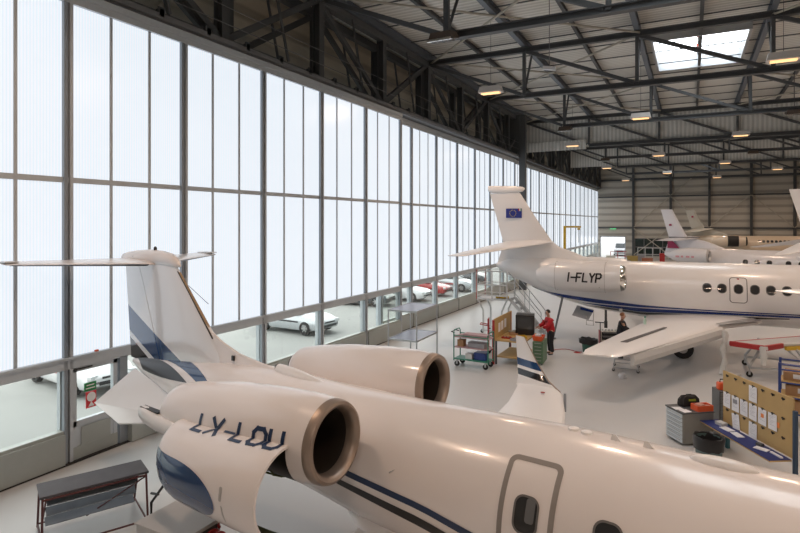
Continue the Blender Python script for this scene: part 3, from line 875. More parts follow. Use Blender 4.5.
# bullet fairing on top
mb = MB(); rings = []
for s, zc, ry, rz in ((-.90, 4.42, .02, .03), (-.82, 4.42, .06, .09), (-.6, 4.43, .09, .13), (-.2, 4.45, .12, .155), (.3, 4.47, .13, .165), (.8, 4.47, .13, .15), (1.15, 4.44, .11, .13), (1.35, 4.38, .07, .09), (1.45, 4.33, .015, .02)):
    rings.append([Vector((s, ry*math.cos(2*PI*k/20), zc+rz*math.sin(2*PI*k/20))) for k in range(20)])
mb.loft(rings); bul = mb.build('bullet_fairing', 'lear_body_paint', lj, True)
MB().lathe([(0.035, 0), (0.035, 0.05), (0.022, 0.075), (0.001, 0.085)], (0.50, 0, 4.62), 'z', 14).build('beacon', 'black_plastic', bul, True)
MB().box((-0.2, -0.112, 4.47), (0.04, 0.01, 0.02)).build('bullet_mark', 'black_plastic', bul)
for sg, nm in ((-1, 'horizontal_stabilizer'), (1, 'horizontal_stabilizer')):
    mb = MB(); U = (0, 0, 1)
    wing(mb, [((.68, 0, 4.33), (-.68, 0, 4.42), .09, U), ((.0, sg*1.15, 4.355), (-.88, sg*1.15, 4.425), .065, U), ((-.66, sg*2.3, 4.385), (-1.15, sg*2.3, 4.435), .04, U), ((-.76, sg*2.36, 4.39), (-1.13, sg*2.36, 4.43), .02, U)])
    st = mb.build(nm, 'lear_body_paint', lj, True)
    mb = MB(); rings = []
    for f in (0.08, 0.3, 0.6, 0.9, 0.985):
        x = .68-1.34*f; y = sg*2.3*f; z = 4.33+0.055*f; k = 1-0.5*f
        rings.append([Vector(p) for p in ((x+0.012, y, z), (x-0.03, y, z-0.03*k), (x-0.10, y, z-0.042*k), (x-0.10, y, z+0.0), (x-0.03, y, z+0.012*k))])
    mb.loft(rings); tag(mb.build('leading_edge_strip', 'boot_dark', st, True), 'dark leading edge strip')
    mb = MB(); mb.box((-0.95, sg*2.24, 4.44), (0.5, 0.24, 0.02)); tag(mb.build('elevator_horn', 'white_steel', st), 'raised elevator horn at the tip')
    MB().tube([(-1.05, sg*2.0, 4.4), (-1.25, sg*2.03, 4.4)], 0.004, 5).build('static_wick', 'black_plastic', st)
MB().tube([(1.7, 0.02, 3.95), (2.25, 0.10, 3.62)], 0.006, 5).build('wire_antenna', 'steel_mid', fin)
# ventral delta fins
for sg in (-1, 1):
    mb = MB(); nrm = Vector((0, 0.63*sg, 0.78)); o = [Vector(p) for p in ((-.05, sg*.14, 2.05), (-.42, sg*.82, 1.40), (.62, sg*.84, 1.20), (3.0, sg*.42, 1.62))]
    mb.loft([[p+nrm*0.022 for p in o], [p-nrm*0.022 for p in o]]); mb.build('delta_fin', 'white_paint', lj)

# engines
NZ = lambda s: 2.34+(s-3.4)*0.145/3.5
def nac_r(s):
    T = ((3.4, .27), (3.9, .36), (4.0, .40), (4.15, .43), (4.5, .48), (5.2, .54), (6.0, .56), (6.55, .55), (6.85, .52))
    for i in range(len(T)-1):
        if T[i][0] <= s <= T[i+1][0]:
            t = (s-T[i][0])/(T[i+1][0]-T[i][0]); t = t*t*(3-2*t)*0.3+t*0.7
            return T[i][1]+(T[i+1][1]-T[i][1])*t
    return T[-1][1]
HINGE = PI-0.155                      # outboard side of the starboard nacelle
def engine(sg, open_cowl):
    yc = sg*1.40; ds = 0.06 if sg < 0 else -0.30
    mb = MB(); n = 48
    def pt(s, a, off=0.0):
        r = nac_r(s)+off
        return Vector((s+ds, yc-sg*r*math.cos(a), NZ(s)+r*math.sin(a)))
    # angle 0 inboard, PI/2 top, PI outboard, 3PI/2 bottom
    st = [3.4+0.12*k for k in range(30)]
    st = [s for s in st if s < 6.85]+[6.85]
    S0, S1 = 4.6, 6.62
    def skin(s0, s1, a0, a1, off):
        ss = [s0]+[s for s in st if s0+0.02 < s < s1-0.02]+[s1]
        m = max(6, int(n*(a1-a0)/(2*PI)))
        return [[pt(s, a0+(a1-a0)*k/m, off) for k in range(m+1)] for s in ss]
    full = not open_cowl; R0 = 3.95
    if full:
        mb.loft(skin(R0, 6.85, 0, 2*PI, 0), False, False)
    else:
        for a, b_, a0, a1 in ((R0, S0, 0, 2*PI), (S1, 6.85, 0, 2*PI), (S0, S1, -0.35*PI, HINGE)):
            o_, i_ = skin(a, b_, a0, a1, 0), skin(a, b_, a0, a1, -0.025)
            mb.loft(o_, False, False); mb.loft(i_, False, False)
            if a1-a0 < 6: 
                mb.loft([[r[-1] for r in o_], [r[-1] for r in i_]], False, False); mb.loft([[r[0] for r in o_], [r[0] for r in i_]], False, False)
            else:
                for e in (0, -1): mb.loft([o_[e], i_[e]], False, False)
    nac = mb.build('engine_nacelle', 'lear_body_paint', lj, True)
    tag(nac, 'starboard engine nacelle with its lower cowl swung open' if open_cowl else 'port engine nacelle, closed')
    mb = MB(); zf = NZ(6.85)
    mb.lathe([(.52, 6.85), (.515, 6.91), (.495, 6.96), (.462, 6.975), (.425, 6.95), (.405, 6.90), (.395, 6.80)], (ds, yc, zf), 'x', 56)
    tag(mb.build('inlet_lip', 'lip_bronze', nac, True), 'bronze metal inlet lip')
    mb = MB(); mb.lathe([(.395, 6.80), (.40, 6.5), (.41, 6.25)], (ds, yc, zf), 'x', 48); mb.build('inlet_duct', 'duct_brown', nac, True)
    fan_parts(nac, 6.27+ds, yc, zf, .41)
    mb = MB(); mb.lathe([(.365, 3.97), (.31, 3.86), (.26, 3.90), (.24, 4.3)], (ds, yc, NZ(3.95)), 'x', 32); mb.build('exhaust_nozzle', 'white_paint', nac, True)
    # core seen through the open side
    mb = MB(); mb.lathe([(.20, 3.75), (.26, 4.3), (.33, 4.9), (.42, 5.6), (.47, 6.0), (.48, 6.6)], (ds, yc, 2.40), 'x', 28)
    core = mb.build('engine_core', mat('core_metal', (0.035, 0.033, 0.028), 0.45, 0.5, bump=0.6, bscale=14), nac, True)
    if open_cowl:
        mb = MB(); rnd = random.Random(3)
        for k in range(16):
            a = PI+rnd.uniform(-0.1, 1.0)*PI*0.9; s = 5.2+1.2*k/16
            p = [Vector((s, yc+(.44+rnd.uniform(0, .1))*math.cos(a), 2.40+(.44+rnd.uniform(0, .1))*math.sin(a)))]
            for j in range(3): a += 0.3; p.append(Vector((s+rnd.uniform(-.08, .25)*(j+1)*0.6, yc+.49*math.cos(a), 2.40+.49*math.sin(a))))
            mb.tube(p, 0.014, 6)
        tag(mb.build('engine_pipes', mat('pipe_olive', (0.10, 0.12, 0.03), 0.5, 0.3), core), 'olive pipes around the engine core')
        mb = MB()
        for k in range(5): mb.box((4.75+0.29*k, yc-0.10, 2.0+0.02*(k % 3)), (0.18, 0.2, 0.12))
        mb.build('accessory_box', 'engine_dark', core)
    return nac, pt
nacS, ptS = engine(-1, True)
nacP, ptP = engine(1, False)
for sg in (-1, 1):
    mb = MB(); U = (0, 0, 1)
    wing(mb, [((6.35, sg*.62, 2.36), (3.5, sg*.42, 2.30), .13, U), ((6.1, sg*.98, 2.40), (4.0, sg*1.1, 2.36), .12, U)]); mb.build('engine_pylon', 'lear_body_paint', lj, True)
# fairing behind the open nacelle
mb = MB(); rings = []
for s, y, z, w, h in ((3.46, -1.93, 2.34, .02, .06), (3.53, -1.93, 2.33, .06, .10), (3.7, -1.94, 2.31, .09, .12), (4.0, -1.95, 2.28, .10, .12), (4.4, -1.97, 2.27, .10, .11), (4.7, -1.97, 2.30, .09, .09), (4.95, -1.94, 2.34, .05, .05)):
    rings.append([Vector((s, y+w*math.cos(2*PI*k/16), z+h*math.copysign(abs(math.sin(2*PI*k/16))**0.6, math.sin(2*PI*k/16)))) for k in range(16)])
mb.loft(rings); sf = mb.build('reverser_fairing', 'white_paint', lj, True)
MB().bb((3.56, -1.98, 2.405), (4.05, -1.89, 2.425)).build('fairing_slot', 'black_plastic', sf)
# the open cowl: a half shell hinged on the outboard side, swung down
def cow_r(s):
    if s < 5.15:
        t = (s-4.6)/0.55; return 0.36+0.15*math.sqrt(max(0, 1-(1-t)**2))
    return 0.51+0.04*min(1, (s-5.15)/1.2)
def cow_pt(s, a, off=0.0):
    """a = PI/2 at the hinge, 0 outboard, -PI/2 at the free edge"""
    r = cow_r(s)+off
    hz = NZ(s)+.085; hy = -1.40-nac_r(min(6.8, max(3.4, s)))*0.985
    zc = hz-cow_r(s)
    return Vector((s+.06, hy-r*math.cos(a), zc+r*math.sin(a)))
ss = [4.6, 4.62, 4.66, 4.71, 4.78, 4.88, 5.0]+[5.15+0.2*k for k in range(8)]+[6.66]
A = [PI/2-PI*k/28 for k in range(29)]
o_ = [[cow_pt(s, a) for a in A] for s in ss]; i_ = [[cow_pt(s, a, -0.03) for a in A] for s in ss]
mb = MB(); mb.loft(o_, False, False)
for e in (0, -1): mb.loft([o_[e], i_[e]], False, False)
mb.loft([[r[0] for r in o_], [r[0] for r in i_]], False, False); mb.loft([[r[-1] for r in o_], [r[-1] for r in i_]], False, False)
k0 = len(mb.f); mb.cur = 1; mb.loft(i_, False, False)
cowl = mb.build('open_cowl_door', ['lear_body_paint', mat('cowl_liner', (0.05, 0.06, 0.02), 0.7, bump=0.8, bscale=25)], nacS, True)
tag(cowl, 'lower engine cowl door hanging open, blue oval at its rear end')
# blue oval livery at the rear end of the cowl
mb = MB(); rings = []
for f in (1.0, 0.8, 0.6, 0.4, 0.2, 0.02):
    r = []
    for k in range(48):
        t = 2*PI*k/48
        s = 5.02+0.98*f*math.cos(t); a = math.radians(-10+38*f*math.sin(t))
        r.append(cow_pt(max(4.62, s), max(-PI/2+0.02, a), 0.004))
    rings.append(r)
mb.loft(rings, True, False)
tag(mb.build('blue_oval', 'navy_blue_gloss', cowl, True), 'glossy dark blue oval on the cowl door')
ring_q = MB(); patch(ring_q, lambda u, v: cow_pt(6.12+u, math.radians(8)+v/0.5, 0.004), rrect(0.05, 0.15, 0.02)); ring_q.build('latch_plate', 'seam_grey', cowl)
ring_q = MB(); patch(ring_q, lambda u, v: cow_pt(6.14+u, math.radians(-18)+v/0.5, 0.004), rrect(0.025, 0.22, 0.008)); ring_q.build('latch_slot', 'seam_grey', cowl)
# registration, upper halves on the nacelle, lower halves on the cowl door
def regpt(u, v):
    s = 5.04+u
    if v >= 0: return ptS(s, HINGE-v/nac_r(s), 0.005)
    return cow_pt(s, PI/2+v/cow_r(s), 0.005)
def emit_reg(k, mb):
    o = mb.build('registration_letter', 'navy_paint', cowl if k else nacS)
    tag(o, 'lower half of a dark blue letter' if k else 'upper half of a dark blue letter')
letters('LX-LOU', 0.26, 0.243, 0.055, lambda u, v: regpt(u, v-0.135), emit_reg, pick=lambda v: 0 if v >= 0.135 else 1)

def yaw(o, ang, px, py, dx=0.0, dy=0.0):
    """turn one engine about a vertical line through its pylon"""
    c_, s_ = math.cos(ang), math.sin(ang)
    o.rotation_euler = (0, 0, ang)
    o.location = (px-(c_*px-s_*py)+dx, py-(s_*px+c_*py)+dy, 0)
yaw(nacS, math.radians(4.5), 5.6, -1.4, 0.0, -0.04)
yaw(nacP, math.radians(4.0), 5.6, 1.4, 0.0, 0.0)

# wings and winglets
wl_paint = banded('winglet_paint', WHITE_PAINT, [(0.12, 0, 1, 2.40, 2.56, (0.012, 0.055, 0.16)), (0.12, 0, 1, 2.19, 2.33, BLACK)], 0.16, 0.8)
for sg in (-1, 1):
    U = (0, 0, 1); mb = MB()
    wing(mb, [((9.25, 0, 1.05), (6.75, 0, 1.05), .28, U), ((9.0, sg*.9, 1.10), (6.85, sg*.9, 1.10), .24, U), ((7.55, sg*5.0, 1.24), (6.27, sg*5.0, 1.24), .12, U), ((7.10, sg*6.05, 1.27), (5.98, sg*6.05, 1.27), .09, U), ((6.9, sg*6.25, 1.30), (5.9, sg*6.25, 1.30), .07, U)])
    w = mb.build('wing', 'white_paint', lj, True)
    mb = MB(); V = (0, 0.95*sg, -0.3)
    wing(mb, [((6.95, sg*6.22, 1.27), (5.88, sg*6.22, 1.27), .06, (0, 0.5*sg, -0.85)), ((6.62, sg*6.36, 1.44), (5.86, sg*6.36, 1.44), .06, V), ((6.3, sg*6.48, 1.80), (5.78, sg*6.48, 1.80), .05, V), ((5.90, sg*6.62, 2.36), (5.68, sg*6.62, 2.38), .03, V)])
    wlt = mb.build('winglet', 'winglet_paint', w, True)
    mb = MB(); mb.tube([(6.98, sg*6.22, 1.27), (6.64, sg*6.36, 1.44), (6.31, sg*6.48, 1.80), (5.91, sg*6.62, 2.36)], [0.02, 0.018, 0.015, 0.01], 6); tag(mb.build('winglet_edge', 'lip_bronze', wlt, True), 'bare metal winglet leading edge')
    MB().box((7.28, sg*5.72, 1.22), (0.05, 0.04, 0.40)).build('stall_fence', 'grey_paint', w)
    mb = MB(); mb.bb((6.30, min(sg*1.1, sg*4.8), 1.17), (6.34, max(sg*1.1, sg*4.8), 1.175)); 
    MB().cyl((6.75, sg*5.75, 1.345), 0.05, 0.006, 'z', 14).build('fuel_cap', 'red_paint', w)
    wheel_set('main_gear', lj, 8.0, sg*1.25, 0, 0.24, 0.14, 1.05)
mb = MB(); rings = []
for s, w_, h in ((6.2, .3, .05), (6.9, .75, .2), (7.8, .95, .3), (9.4, .95, .3), (10.2, .7, .2), (10.9, .3, .05)):
    rings.append([Vector((s, w_*math.cos(2*PI*k/20), 1.06+h*math.sin(2*PI*k/20))) for k in range(20)])
mb.loft(rings); mb.build('belly_fairing', 'lear_body_paint', lj, True)
wheel_set('nose_gear', lj, 14.8, 0, 0, 0.2, 0.12, 1.1)
wind = MB()
for port in (False, True):
    patch(wind, on_body(LB, 14.3, math.radians(48), 0.005, port), rrect(0.5, 0.45, 0.12))
wind.build('windshield', 'window_dark', fus, True)
# ================================================================== LARGER JETS
BLUE_STRIPE = (0.008, 0.034, 0.19)
mat('jet_blue', BLUE_STRIPE, 0.2, 0, 0.6)
mat('flag_blue', (0.015, 0.03, 0.24), 0.5)
mat('flag_yellow', (0.75, 0.62, 0.05), 0.5)
FALCON = [(2.0, 3.2, .10, .10), (2.8, 3.08, .45, .45), (4.3, 2.82, .80, .80), (6, 2.53, 1.0, 1.0), (7.5, 2.42, 1.12, 1.12), (9, 2.36, 1.2, 1.2), (10.5, 2.35, 1.22, 1.22), (15, 2.35, 1.22, 1.22), (16.5, 2.33, 1.18, 1.18), (18, 2.2, .98, .95), (19, 2.05, .68, .65), (19.7, 1.95, .36, .34), (20.1, 1.9, .04, .04)]
def jet(name, label, loc, rz, k=1.0, paint='white_paint', sections=FALCON, windows=(), win_z=2.66, win=(0.27, 0.33), eng=(4.4, 7.85, 1.95, 2.97, .62), eng_lip='chrome', span=9.3, fin_paint=None, wings=True, port_span=None, gear=True, cap=True, fin_k=1.0, stab_k=1.0, stab_z=0.0, wing_s=0.0):
    P = paint; fp = fin_paint or paint
    t = thing(name, label, 'aircraft', loc, rz)
    t.scale = (k, k, k)
    B = Body(sections)
    f = B.mesh(44, 60).build('fuselage', P, t, True)
    for s in windows:
        cabin_window(f, s, B.ang(s, win_z), win[0], win[1], min(win)*0.45, B, 0.025, 0.006, False)
    U = (0, 0, 1); V = (0, 1, 0)
    mb = MB(); fk = lambda te, le: te+(le-te)*fin_k
    wing(mb, [((6.9, 0, 3.2), (1.98, 0, 3.1), .30, V), ((6.4, 0, 3.52), (2.08, 0, 3.45), .28, V), ((5.6, 0, 3.87), (2.22, 0, 3.87), .24, V), ((4.95, 0, 4.10), (2.28, 0, 4.10), .21, V), ((fk(2.30, 4.60), 0, 4.36), (2.30, 0, 4.33), .20, V), ((fk(1.99, 3.85), 0, 5.45), (1.99, 0, 5.45), .16, V), ((fk(1.66, 3.12), 0, 6.62), (1.66, 0, 6.62), .13, V)])
    fin = mb.build('fin', fp, t, True)
    mb = MB(); rings = []
    for s, w, z0, z1 in () if not cap else ((1.58, .03, 6.72, 6.98), (1.75, .07, 6.64, 6.98), (2.4, .11, 6.60, 6.96), (3.0, .11, 6.62, 6.93), (3.25, .06, 6.68, 6.90), (3.33, .01, 6.76, 6.84)):
        zc, h = (z0+z1)/2, (z1-z0)/2
        rings.append([Vector((s, w*math.cos(2*PI*j/16), zc+h*math.copysign(abs(math.sin(2*PI*j/16))**0.7, math.sin(2*PI*j/16)))) for j in range(16)])
    if cap: mb.loft(rings); mb.build('fin_cap', fp, fin, True)
    for sg in (-1, 1):
        z = 4.33+stab_z
        mb = MB(); wing(mb, [((4.66, 0, z), (2.5, 0, z), .20, U), ((4.66-3.06*stab_k, sg*3.45*stab_k, z-.53*stab_k), (2.5-1.7*stab_k, sg*3.45*stab_k, z-.53*stab_k), .07, U), ((4.66-3.36*stab_k, sg*3.6*stab_k, z-.55*stab_k), (2.5-1.65*stab_k, sg*3.6*stab_k, z-.55*stab_k), .02, U)])
        mb.build('horizontal_stabilizer', fp, t, True)
        e0, e1, ey, ez, er = eng
        L = e1-e0; yc = sg*ey
        mb = MB(); mb.lathe([(er*.45, 0), (er*.70, L*.09), (er*.93, L*.23), (er, L*.5), (er*.97, L*.78), (er*.86, L*.95)], (e0, yc, ez), 'x', 40)
        n_ = mb.build('engine_nacelle', P, t, True)
        mb = MB(); mb.lathe([(er*.86, L*.95), (er*.80, L*.985), (er*.72, L), (er*.66, L*.985), (er*.64, L*.93)], (e0, yc, ez), 'x', 40); mb.build('inlet_lip', eng_lip, n_, True)
        mb = MB(); mb.lathe([(er*.64, L*.94), (er*.66, L*.80), (.001, L*.80)], (e0, yc, ez), 'x', 30); mb.build('inlet_duct', 'engine_dark', n_, True)
        MB().lathe([(.001, L*.93), (er*.12, L*.89), (er*.2, L*.81)], (e0, yc, ez), 'x', 16).build('spinner', 'fan_metal', n_, True)
        mb = MB(); mb.lathe([(er*.45, 0), (er*.40, -.08), (.001, .1)], (e0, yc, ez), 'x', 28); mb.build('exhaust_nozzle', P, n_, True)
        mb = MB(); wing(mb, [((e1-.9, sg*(ey-er-.75), ez-.15), (e0+.3, sg*(ey-er-.75), ez-.15), .2, U), ((e1-1.1, sg*(ey-er*.8), ez-.05), (e0+.3, sg*(ey-er*.8), ez-.05), .18, U)]); mb.build('engine_pylon', P, t, True)
        if wings:
            sp = (port_span if (sg > 0 and port_span) else span)
            w0 = wing_s
            mb = MB()
            wing(mb, [((12.9+w0, 0, 1.38), (8.6+w0, 0, 1.38), .42, U), ((12.5+w0, sg*1.25, 1.40), (8.6+w0, sg*1.25, 1.40), .38, U), ((11.1+w0, sg*3.0, 1.42), (8.55+w0, sg*3.0, 1.42), .30, U), ((8.45+w0, sg*(sp-.6), 1.42), (7.15+w0, sg*(sp-.6), 1.42), .14, U), ((8.05+w0, sg*sp, 1.40), (7.15+w0, sg*sp, 1.40), .05, U)])
            mb.build('wing', P, t, True)
        if gear: wheel_set('main_gear', t, 9.9+wing_s, sg*1.9, 0, 0.38, 0.24, 1.4)
    if gear: wheel_set('nose_gear', t, 17.3 if sections is FALCON else sections[-3][0], 0, 0, 0.28, 0.16, 1.5)
    return t, f, B, fin

# ---- the jet I-FLYP
FA_LOC = (1.7533, 25.8539, 0); FA_RZ = math.radians(1.958)
wsl = [10.77, 11.28, 11.83, 12.37, 12.88, 13.39, 13.95, 14.5]
fa, ff, FB, ffin = jet('long_jet', 'larger white striped jet lettered I-FLYP, with an EU flag on its fin', FA_LOC, FA_RZ, 1.0, windows=wsl)
mb = MB()
for port in (False, True):
    strip(mb, FB, [(3.4, 2.30), (4.3, 2.13), (5.0, 2.06), (6.77, 1.93), (8.35, 1.82), (9.8, 1.79), (11.2, 1.78), (13.5, 1.80), (16, 1.83), (19, 1.95)], [(3.4, 2.26), (4.3, 2.03), (5.0, 1.90), (6.77, 1.75), (8.35, 1.715), (9.8, 1.735), (11.2, 1.735), (13.5, 1.755), (16, 1.81), (19, 1.93)], 0.006, port)
mb.build('upper_blue_stripe', 'jet_blue', ff, True)
mb = MB()
for port in (False, True):
    strip(mb, FB, [(6.0, 1.72), (6.8, 1.71), (8.35, 1.675), (9.8, 1.70), (11.2, 1.71), (13.5, 1.73), (16, 1.79), (19, 1.9)], [(6.0, 1.71), (6.8, 1.62), (8.35, 1.50), (9.8, 1.56), (11.2, 1.61), (13.5, 1.65), (16, 1.74), (19, 1.88)], 0.006, port)
mb.build('lower_blue_stripe', 'jet_blue', ff, True)
mb = MB()
for port in (False, True):
    strip(mb, FB, [(6.3, 1.60), (7.0, 1.585), (8.35, 1.48), (9.8, 1.525), (11.2, 1.55), (13.5, 1.62)], [(6.3, 1.595), (7.0, 1.50), (8.35, 1.37), (9.8, 1.38), (11.2, 1.42), (13.5, 1.58)], 0.006, port)
tag(mb.build('black_belly_stripe', 'black_paint', ff, True), 'black stripe along the belly')
fe = on_body(FB, 11.83, FB.ang(11.83, 2.63), 0.008)
mb = MB(); patch(mb, on_body(FB, 11.83, FB.ang(11.83, 2.63), 0.004), rrect(.54, .96, .1)); fx = mb.build('emergency_exit', 'white_paint', ff, True)
ring_same(.60, 1.02, .13, .54, .96, .10, fe).build('exit_outline', 'window_rim', fx, True)
mb = MB(); patch(mb, on_body(FB, 11.83, FB.ang(11.83, 3.03), 0.009), rrect(.08, .05, .01, 3)); tag(mb.build('exit_mark', 'red_paint', fx), 'tiny red mark above the exit window')
# registration on the starboard nacelle
mb = MB(); e0, e1, ey, ez, er = (4.4, 7.85, 1.95, 2.97, .62)
def fareg(u, v):
    s = 5.66+u; a = math.radians(-13)+v/er; r = er+0.012
    return Vector((s, -ey-r*math.cos(a), ez+r*math.sin(a)))
nac_fa = [c for c in fa.children if c.name.startswith('engine_nacelle')][0]
letters('I-FLYP', 0.33, 0.225, 0.065, fareg, lambda k, m_: tag(m_.build('registration_letter', 'black_paint', nac_fa), 'black registration letter'), slant=0.12)
mb = MB(); mb.cyl((6.9, -ey-.52, ez-.36), 0.02, .02, 'y', 8)
for s in (5.15, 7.1): mb.lathe([(er*1.001+.004, s-4.4-.008), (er*1.001+.004, s-4.4+.008)], (4.4, -ey, ez), 'x', 40)
mb.build('panel_seam', 'seam_grey', nac_fa)
# flag on the fin
def finx(s, z, off=0.006):
    return Vector((s, -0.085-off, z))
mb = MB(); mb.prism([finx(2.47, 5.44, 0), finx(3.22, 5.44, 0), finx(3.22, 5.88, 0), finx(2.47, 5.88, 0)], (0, -0.012, 0)); fl = mb.build('fin_flag', 'flag_blue', ffin)
mb = MB()
for k in range(12):
    a = 2*PI*k/12; c_ = (2.80+.15*math.cos(a), 5.66+.15*math.sin(a))
    pts = []
    for j in range(10):
        r = .028 if j % 2 == 0 else .012; b = PI/2+PI*j/5
        pts.append(finx(c_[0]+r*math.cos(b), c_[1]+r*math.sin(b), 0.013))
    mb.prism(pts, (0, -0.003, 0))
mb.build('flag_stars', 'flag_yellow', fl)
for k, m in enumerate(('red_paint', 'paper', 'green_paint')):
    MB().bb((3.06+.05*k, -0.105, 5.76), (3.11+.05*k, -0.098, 5.88)).build('corner_stripe', m, fl)
# slat panel drooped along the starboard wing, spoiler slot, access door, tail strut, drape
mb = MB(); rings = []
for t in (0, 1):
    s0, y0_, z0_ = (8.42, -8.6, 1.40) if t == 0 else (11.15, -3.1, 1.45)
    rings.append([Vector(p) for p in ((s0-.05, y0_, z0_+.02), (s0+.06, y0_, z0_-.04), (s0+.10, y0_, z0_-.20), (s0+.03, y0_, z0_-.36), (s0-.03, y0_, z0_-.36), (s0-.02, y0_, z0_-.2))])
mb.loft(rings); tag(mb.build('drooped_slat', mat('slat_grey', (0.60, 0.60, 0.59), 0.45), fa), 'grey drooped slat along the starboard wing')
mb = MB(); mb.prism([(8.25, -7.5, 1.50), (9.35, -4.6, 1.56), (9.25, -4.6, 1.56), (8.05, -7.5, 1.50)], (0, 0, 0.012)); tag(mb.build('spoiler_slot', 'boot_dark', fa), 'dark open slot in the starboard wing')
mb = MB(); mb.prism([(12.55, -1.3, 1.52), (11.18, -3.0, 1.53), (10.95, -3.0, 1.57), (12.25, -1.3, 1.60)], (0, 0, 0.01)); tag(mb.build('root_leading_edge', 'aluminium', fa), 'bare metal inner leading edge')
mb = MB(); mb.tube([(5.15, -.45, 1.95), (4.72, -.45, 0.0)], [0.05, 0.04], 8); mb.cyl((4.70, -.45, 0.02), 0.15, 0.04); mb.build('tail_strut', 'steel_mid', fa)
mb = MB(); R_ = Matrix.Rotation(math.radians(20), 3, 'Y')
mb.prism([(5.8, -.75, 1.58), (6.5, -.75, 1.42), (6.3, -.95, 1.02), (5.62, -.95, 1.18)], (0, .03, .02)); ad = mb.build('open_access_door', 'grey_paint', fa)
MB().prism([(5.95, -.77, 1.55), (6.5, -.77, 1.42), (6.47, -.82, 1.34), (5.95, -.82, 1.44)], (0, -.02, 0)).build('door_edge', 'jet_blue', ad)
mb = MB(); mb.tube([(6.2, -.9, 1.2), (6.22, -.95, .82), (6.5, -.95, .80), (6.5, -.85, 1.4)], 0.018, 6); mb.tube([(6.21, -.93, 1.0), (6.5, -.93, 1.0)], 0.018, 6); mb.build('step_frame', 'aluminium', ad)
mb = MB(); mb.tube([(6.9, 0.2, 1.5), (6.9, 0.2, .75)], .05, 8); mb.cyl((6.9, .2, .7), .07, .3); mb.build('drain_mast', 'steel_dark', fa)
for p in ((7.6, -.9, 1.55), (7.4, -8.6, 1.37)):
    MB().box(p, (.12, .12, .08)).build('fairing_block', 'white_paint', fa)

# plastic drape hanging from the wing's front corner
mat('drape_plastic', (0.62, 0.62, 0.60), 0.4, vary=0.1, scale=9)
t = thing('plastic_drape', 'crumpled white plastic sheet hanging off the front of the striped jet\'s wing', 'plastic sheet', (13.02, 22.15, 0))
mb = MB(); rings = []; rnd = random.Random(5)
for k in range(12):
    z = 1.50-1.48*k/11; w = .075+.02*math.sin(k*1.7)+(.04 if k > 9 else 0)
    ox = -.03*k/11+.03*math.sin(k); oy = .02*math.sin(k*2.1)
    rings.append([Vector((ox+(w+rnd.uniform(-.025, .025))*math.cos(2*PI*j/14), oy+(.07+rnd.uniform(-.02, .02))*math.sin(2*PI*j/14), z)) for j in range(14)])
mb.loft(rings); mb.prism([(-.05, -.1, 0.0), (.3, -.15, 0.0), (.5, .05, 0.0), (.2, .18, 0.0)], (0, 0, .07)); mb.build('hanging_sheet', 'drape_plastic', t, True)

# ---- jets further back
mat('white_paint_grey', (0.70, 0.71, 0.74), 0.25, 0, 0.5)
crim = banded('tail_white', (0.72, 0.73, 0.77), [(0, 0, 1, 4.30, 4.38, (0.12, 0.12, 0.14))], 0.25, 0.5)
SMALL = [(2.0, 3.0, .15, .15), (2.8, 2.85, .45, .45), (4.0, 2.7, .80, .80), (5.5, 2.5, 1.0, 1.0), (7, 2.42, 1.08, 1.08), (12, 2.40, 1.08, 1.08), (14, 2.3, .95, .92), (15.2, 2.15, .6, .58), (16, 2.0, .2, .2), (16.2, 2.0, .03, .03)]
def cam_pt(px, d):
    r = (px-400)/560*d; s_, c_ = math.sin(THETA), math.cos(THETA)
    return (12+c_*r-s_*d, s_*r+c_*d)
x, y = cam_pt(660.5, 44.0); hx = math.radians(-16)
p1, f1, b1, fin1 = jet('white_jet', 'white jet with grey window row and a red tail flash, parked behind the striped jet', (x-1.55*math.cos(hx), y-1.55*math.sin(hx), 0), hx, 0.945, 'white_paint_grey', SMALL, windows=(8.0, 8.75, 9.5, 10.65, 11.4), win_z=2.62, win=(.30, .34), eng=(2.9, 5.75, 1.55, 2.98, .58), eng_lip='aluminium', cap=False, fin_k=.62, stab_k=.45, span=8.2, fin_paint='tail_white', wing_s=-1.5)
mat('crimson', (0.32, 0.015, 0.08), 0.4); mat('pink_mark', (0.60, 0.30, 0.34), 0.5)
mb = MB(); mb.prism([(2.25, -.19, 3.45), (3.2, -.22, 3.45), (2.55, -.17, 4.15), (2.28, -.16, 4.2)], (0, -.02, 0)); tag(mb.build('tail_flash', 'crimson', fin1), 'dark red flash low on the fin')
mb = MB()
for s, w in ((3.6, .26), (3.95, .16), (4.35, .26), (4.7, .2)): mb.box((s, -1.55-.57, 2.90), (w, .02, .14))
mb.build('side_mark', 'pink_mark', p1)
mb = MB(); mb.box((2.45, -.11, 5.35), (.20, .03, .15)); tag(mb.build('fin_mark', 'crimson', fin1), 'small red mark on the fin')
mat('beige_paint', (0.60, 0.50, 0.38), 0.3, 0, 0.4); mat('beige_grey', (0.44, 0.43, 0.38), 0.35)
x, y = cam_pt(685, 70.0)
p2, f2, b2, fin2 = jet('beige_jet', 'distant beige jet with a grey-green fin and opened dark engine, near the back wall', (x-1.65, y, 0), math.radians(2), 1.03, 'beige_paint', windows=[9.15+.40*j for j in range(8)], win_z=2.95, win=(.24, .30), eng_lip='engine_dark', cap=False, fin_k=.62, stab_k=.6, span=8.4, fin_paint='beige_grey')
mb = MB(); mb.lathe([(.63, 5.9), (.64, 6.5), (.61, 7.0)], (0, -1.95, 2.97), 'x', 28); tag(mb.build('opened_engine_ring', 'engine_dark', p2, True), 'dark exposed engine section')
MB().box((2.4, -.11, 5.8), (.22, .03, .2)).build('fin_mark', 'crimson', fin2)
x, y = cam_pt(789, 29.0)
p3, f3, b3, fin3 = jet('right_hand_jet', 'white jet with only its pale fin showing at the right edge behind the striped jet', (x-1.74, y, 0), math.radians(2), 1.05, 'white_paint', windows=wsl, port_span=7.0, cap=False, stab_z=-.1, stab_k=1.2)

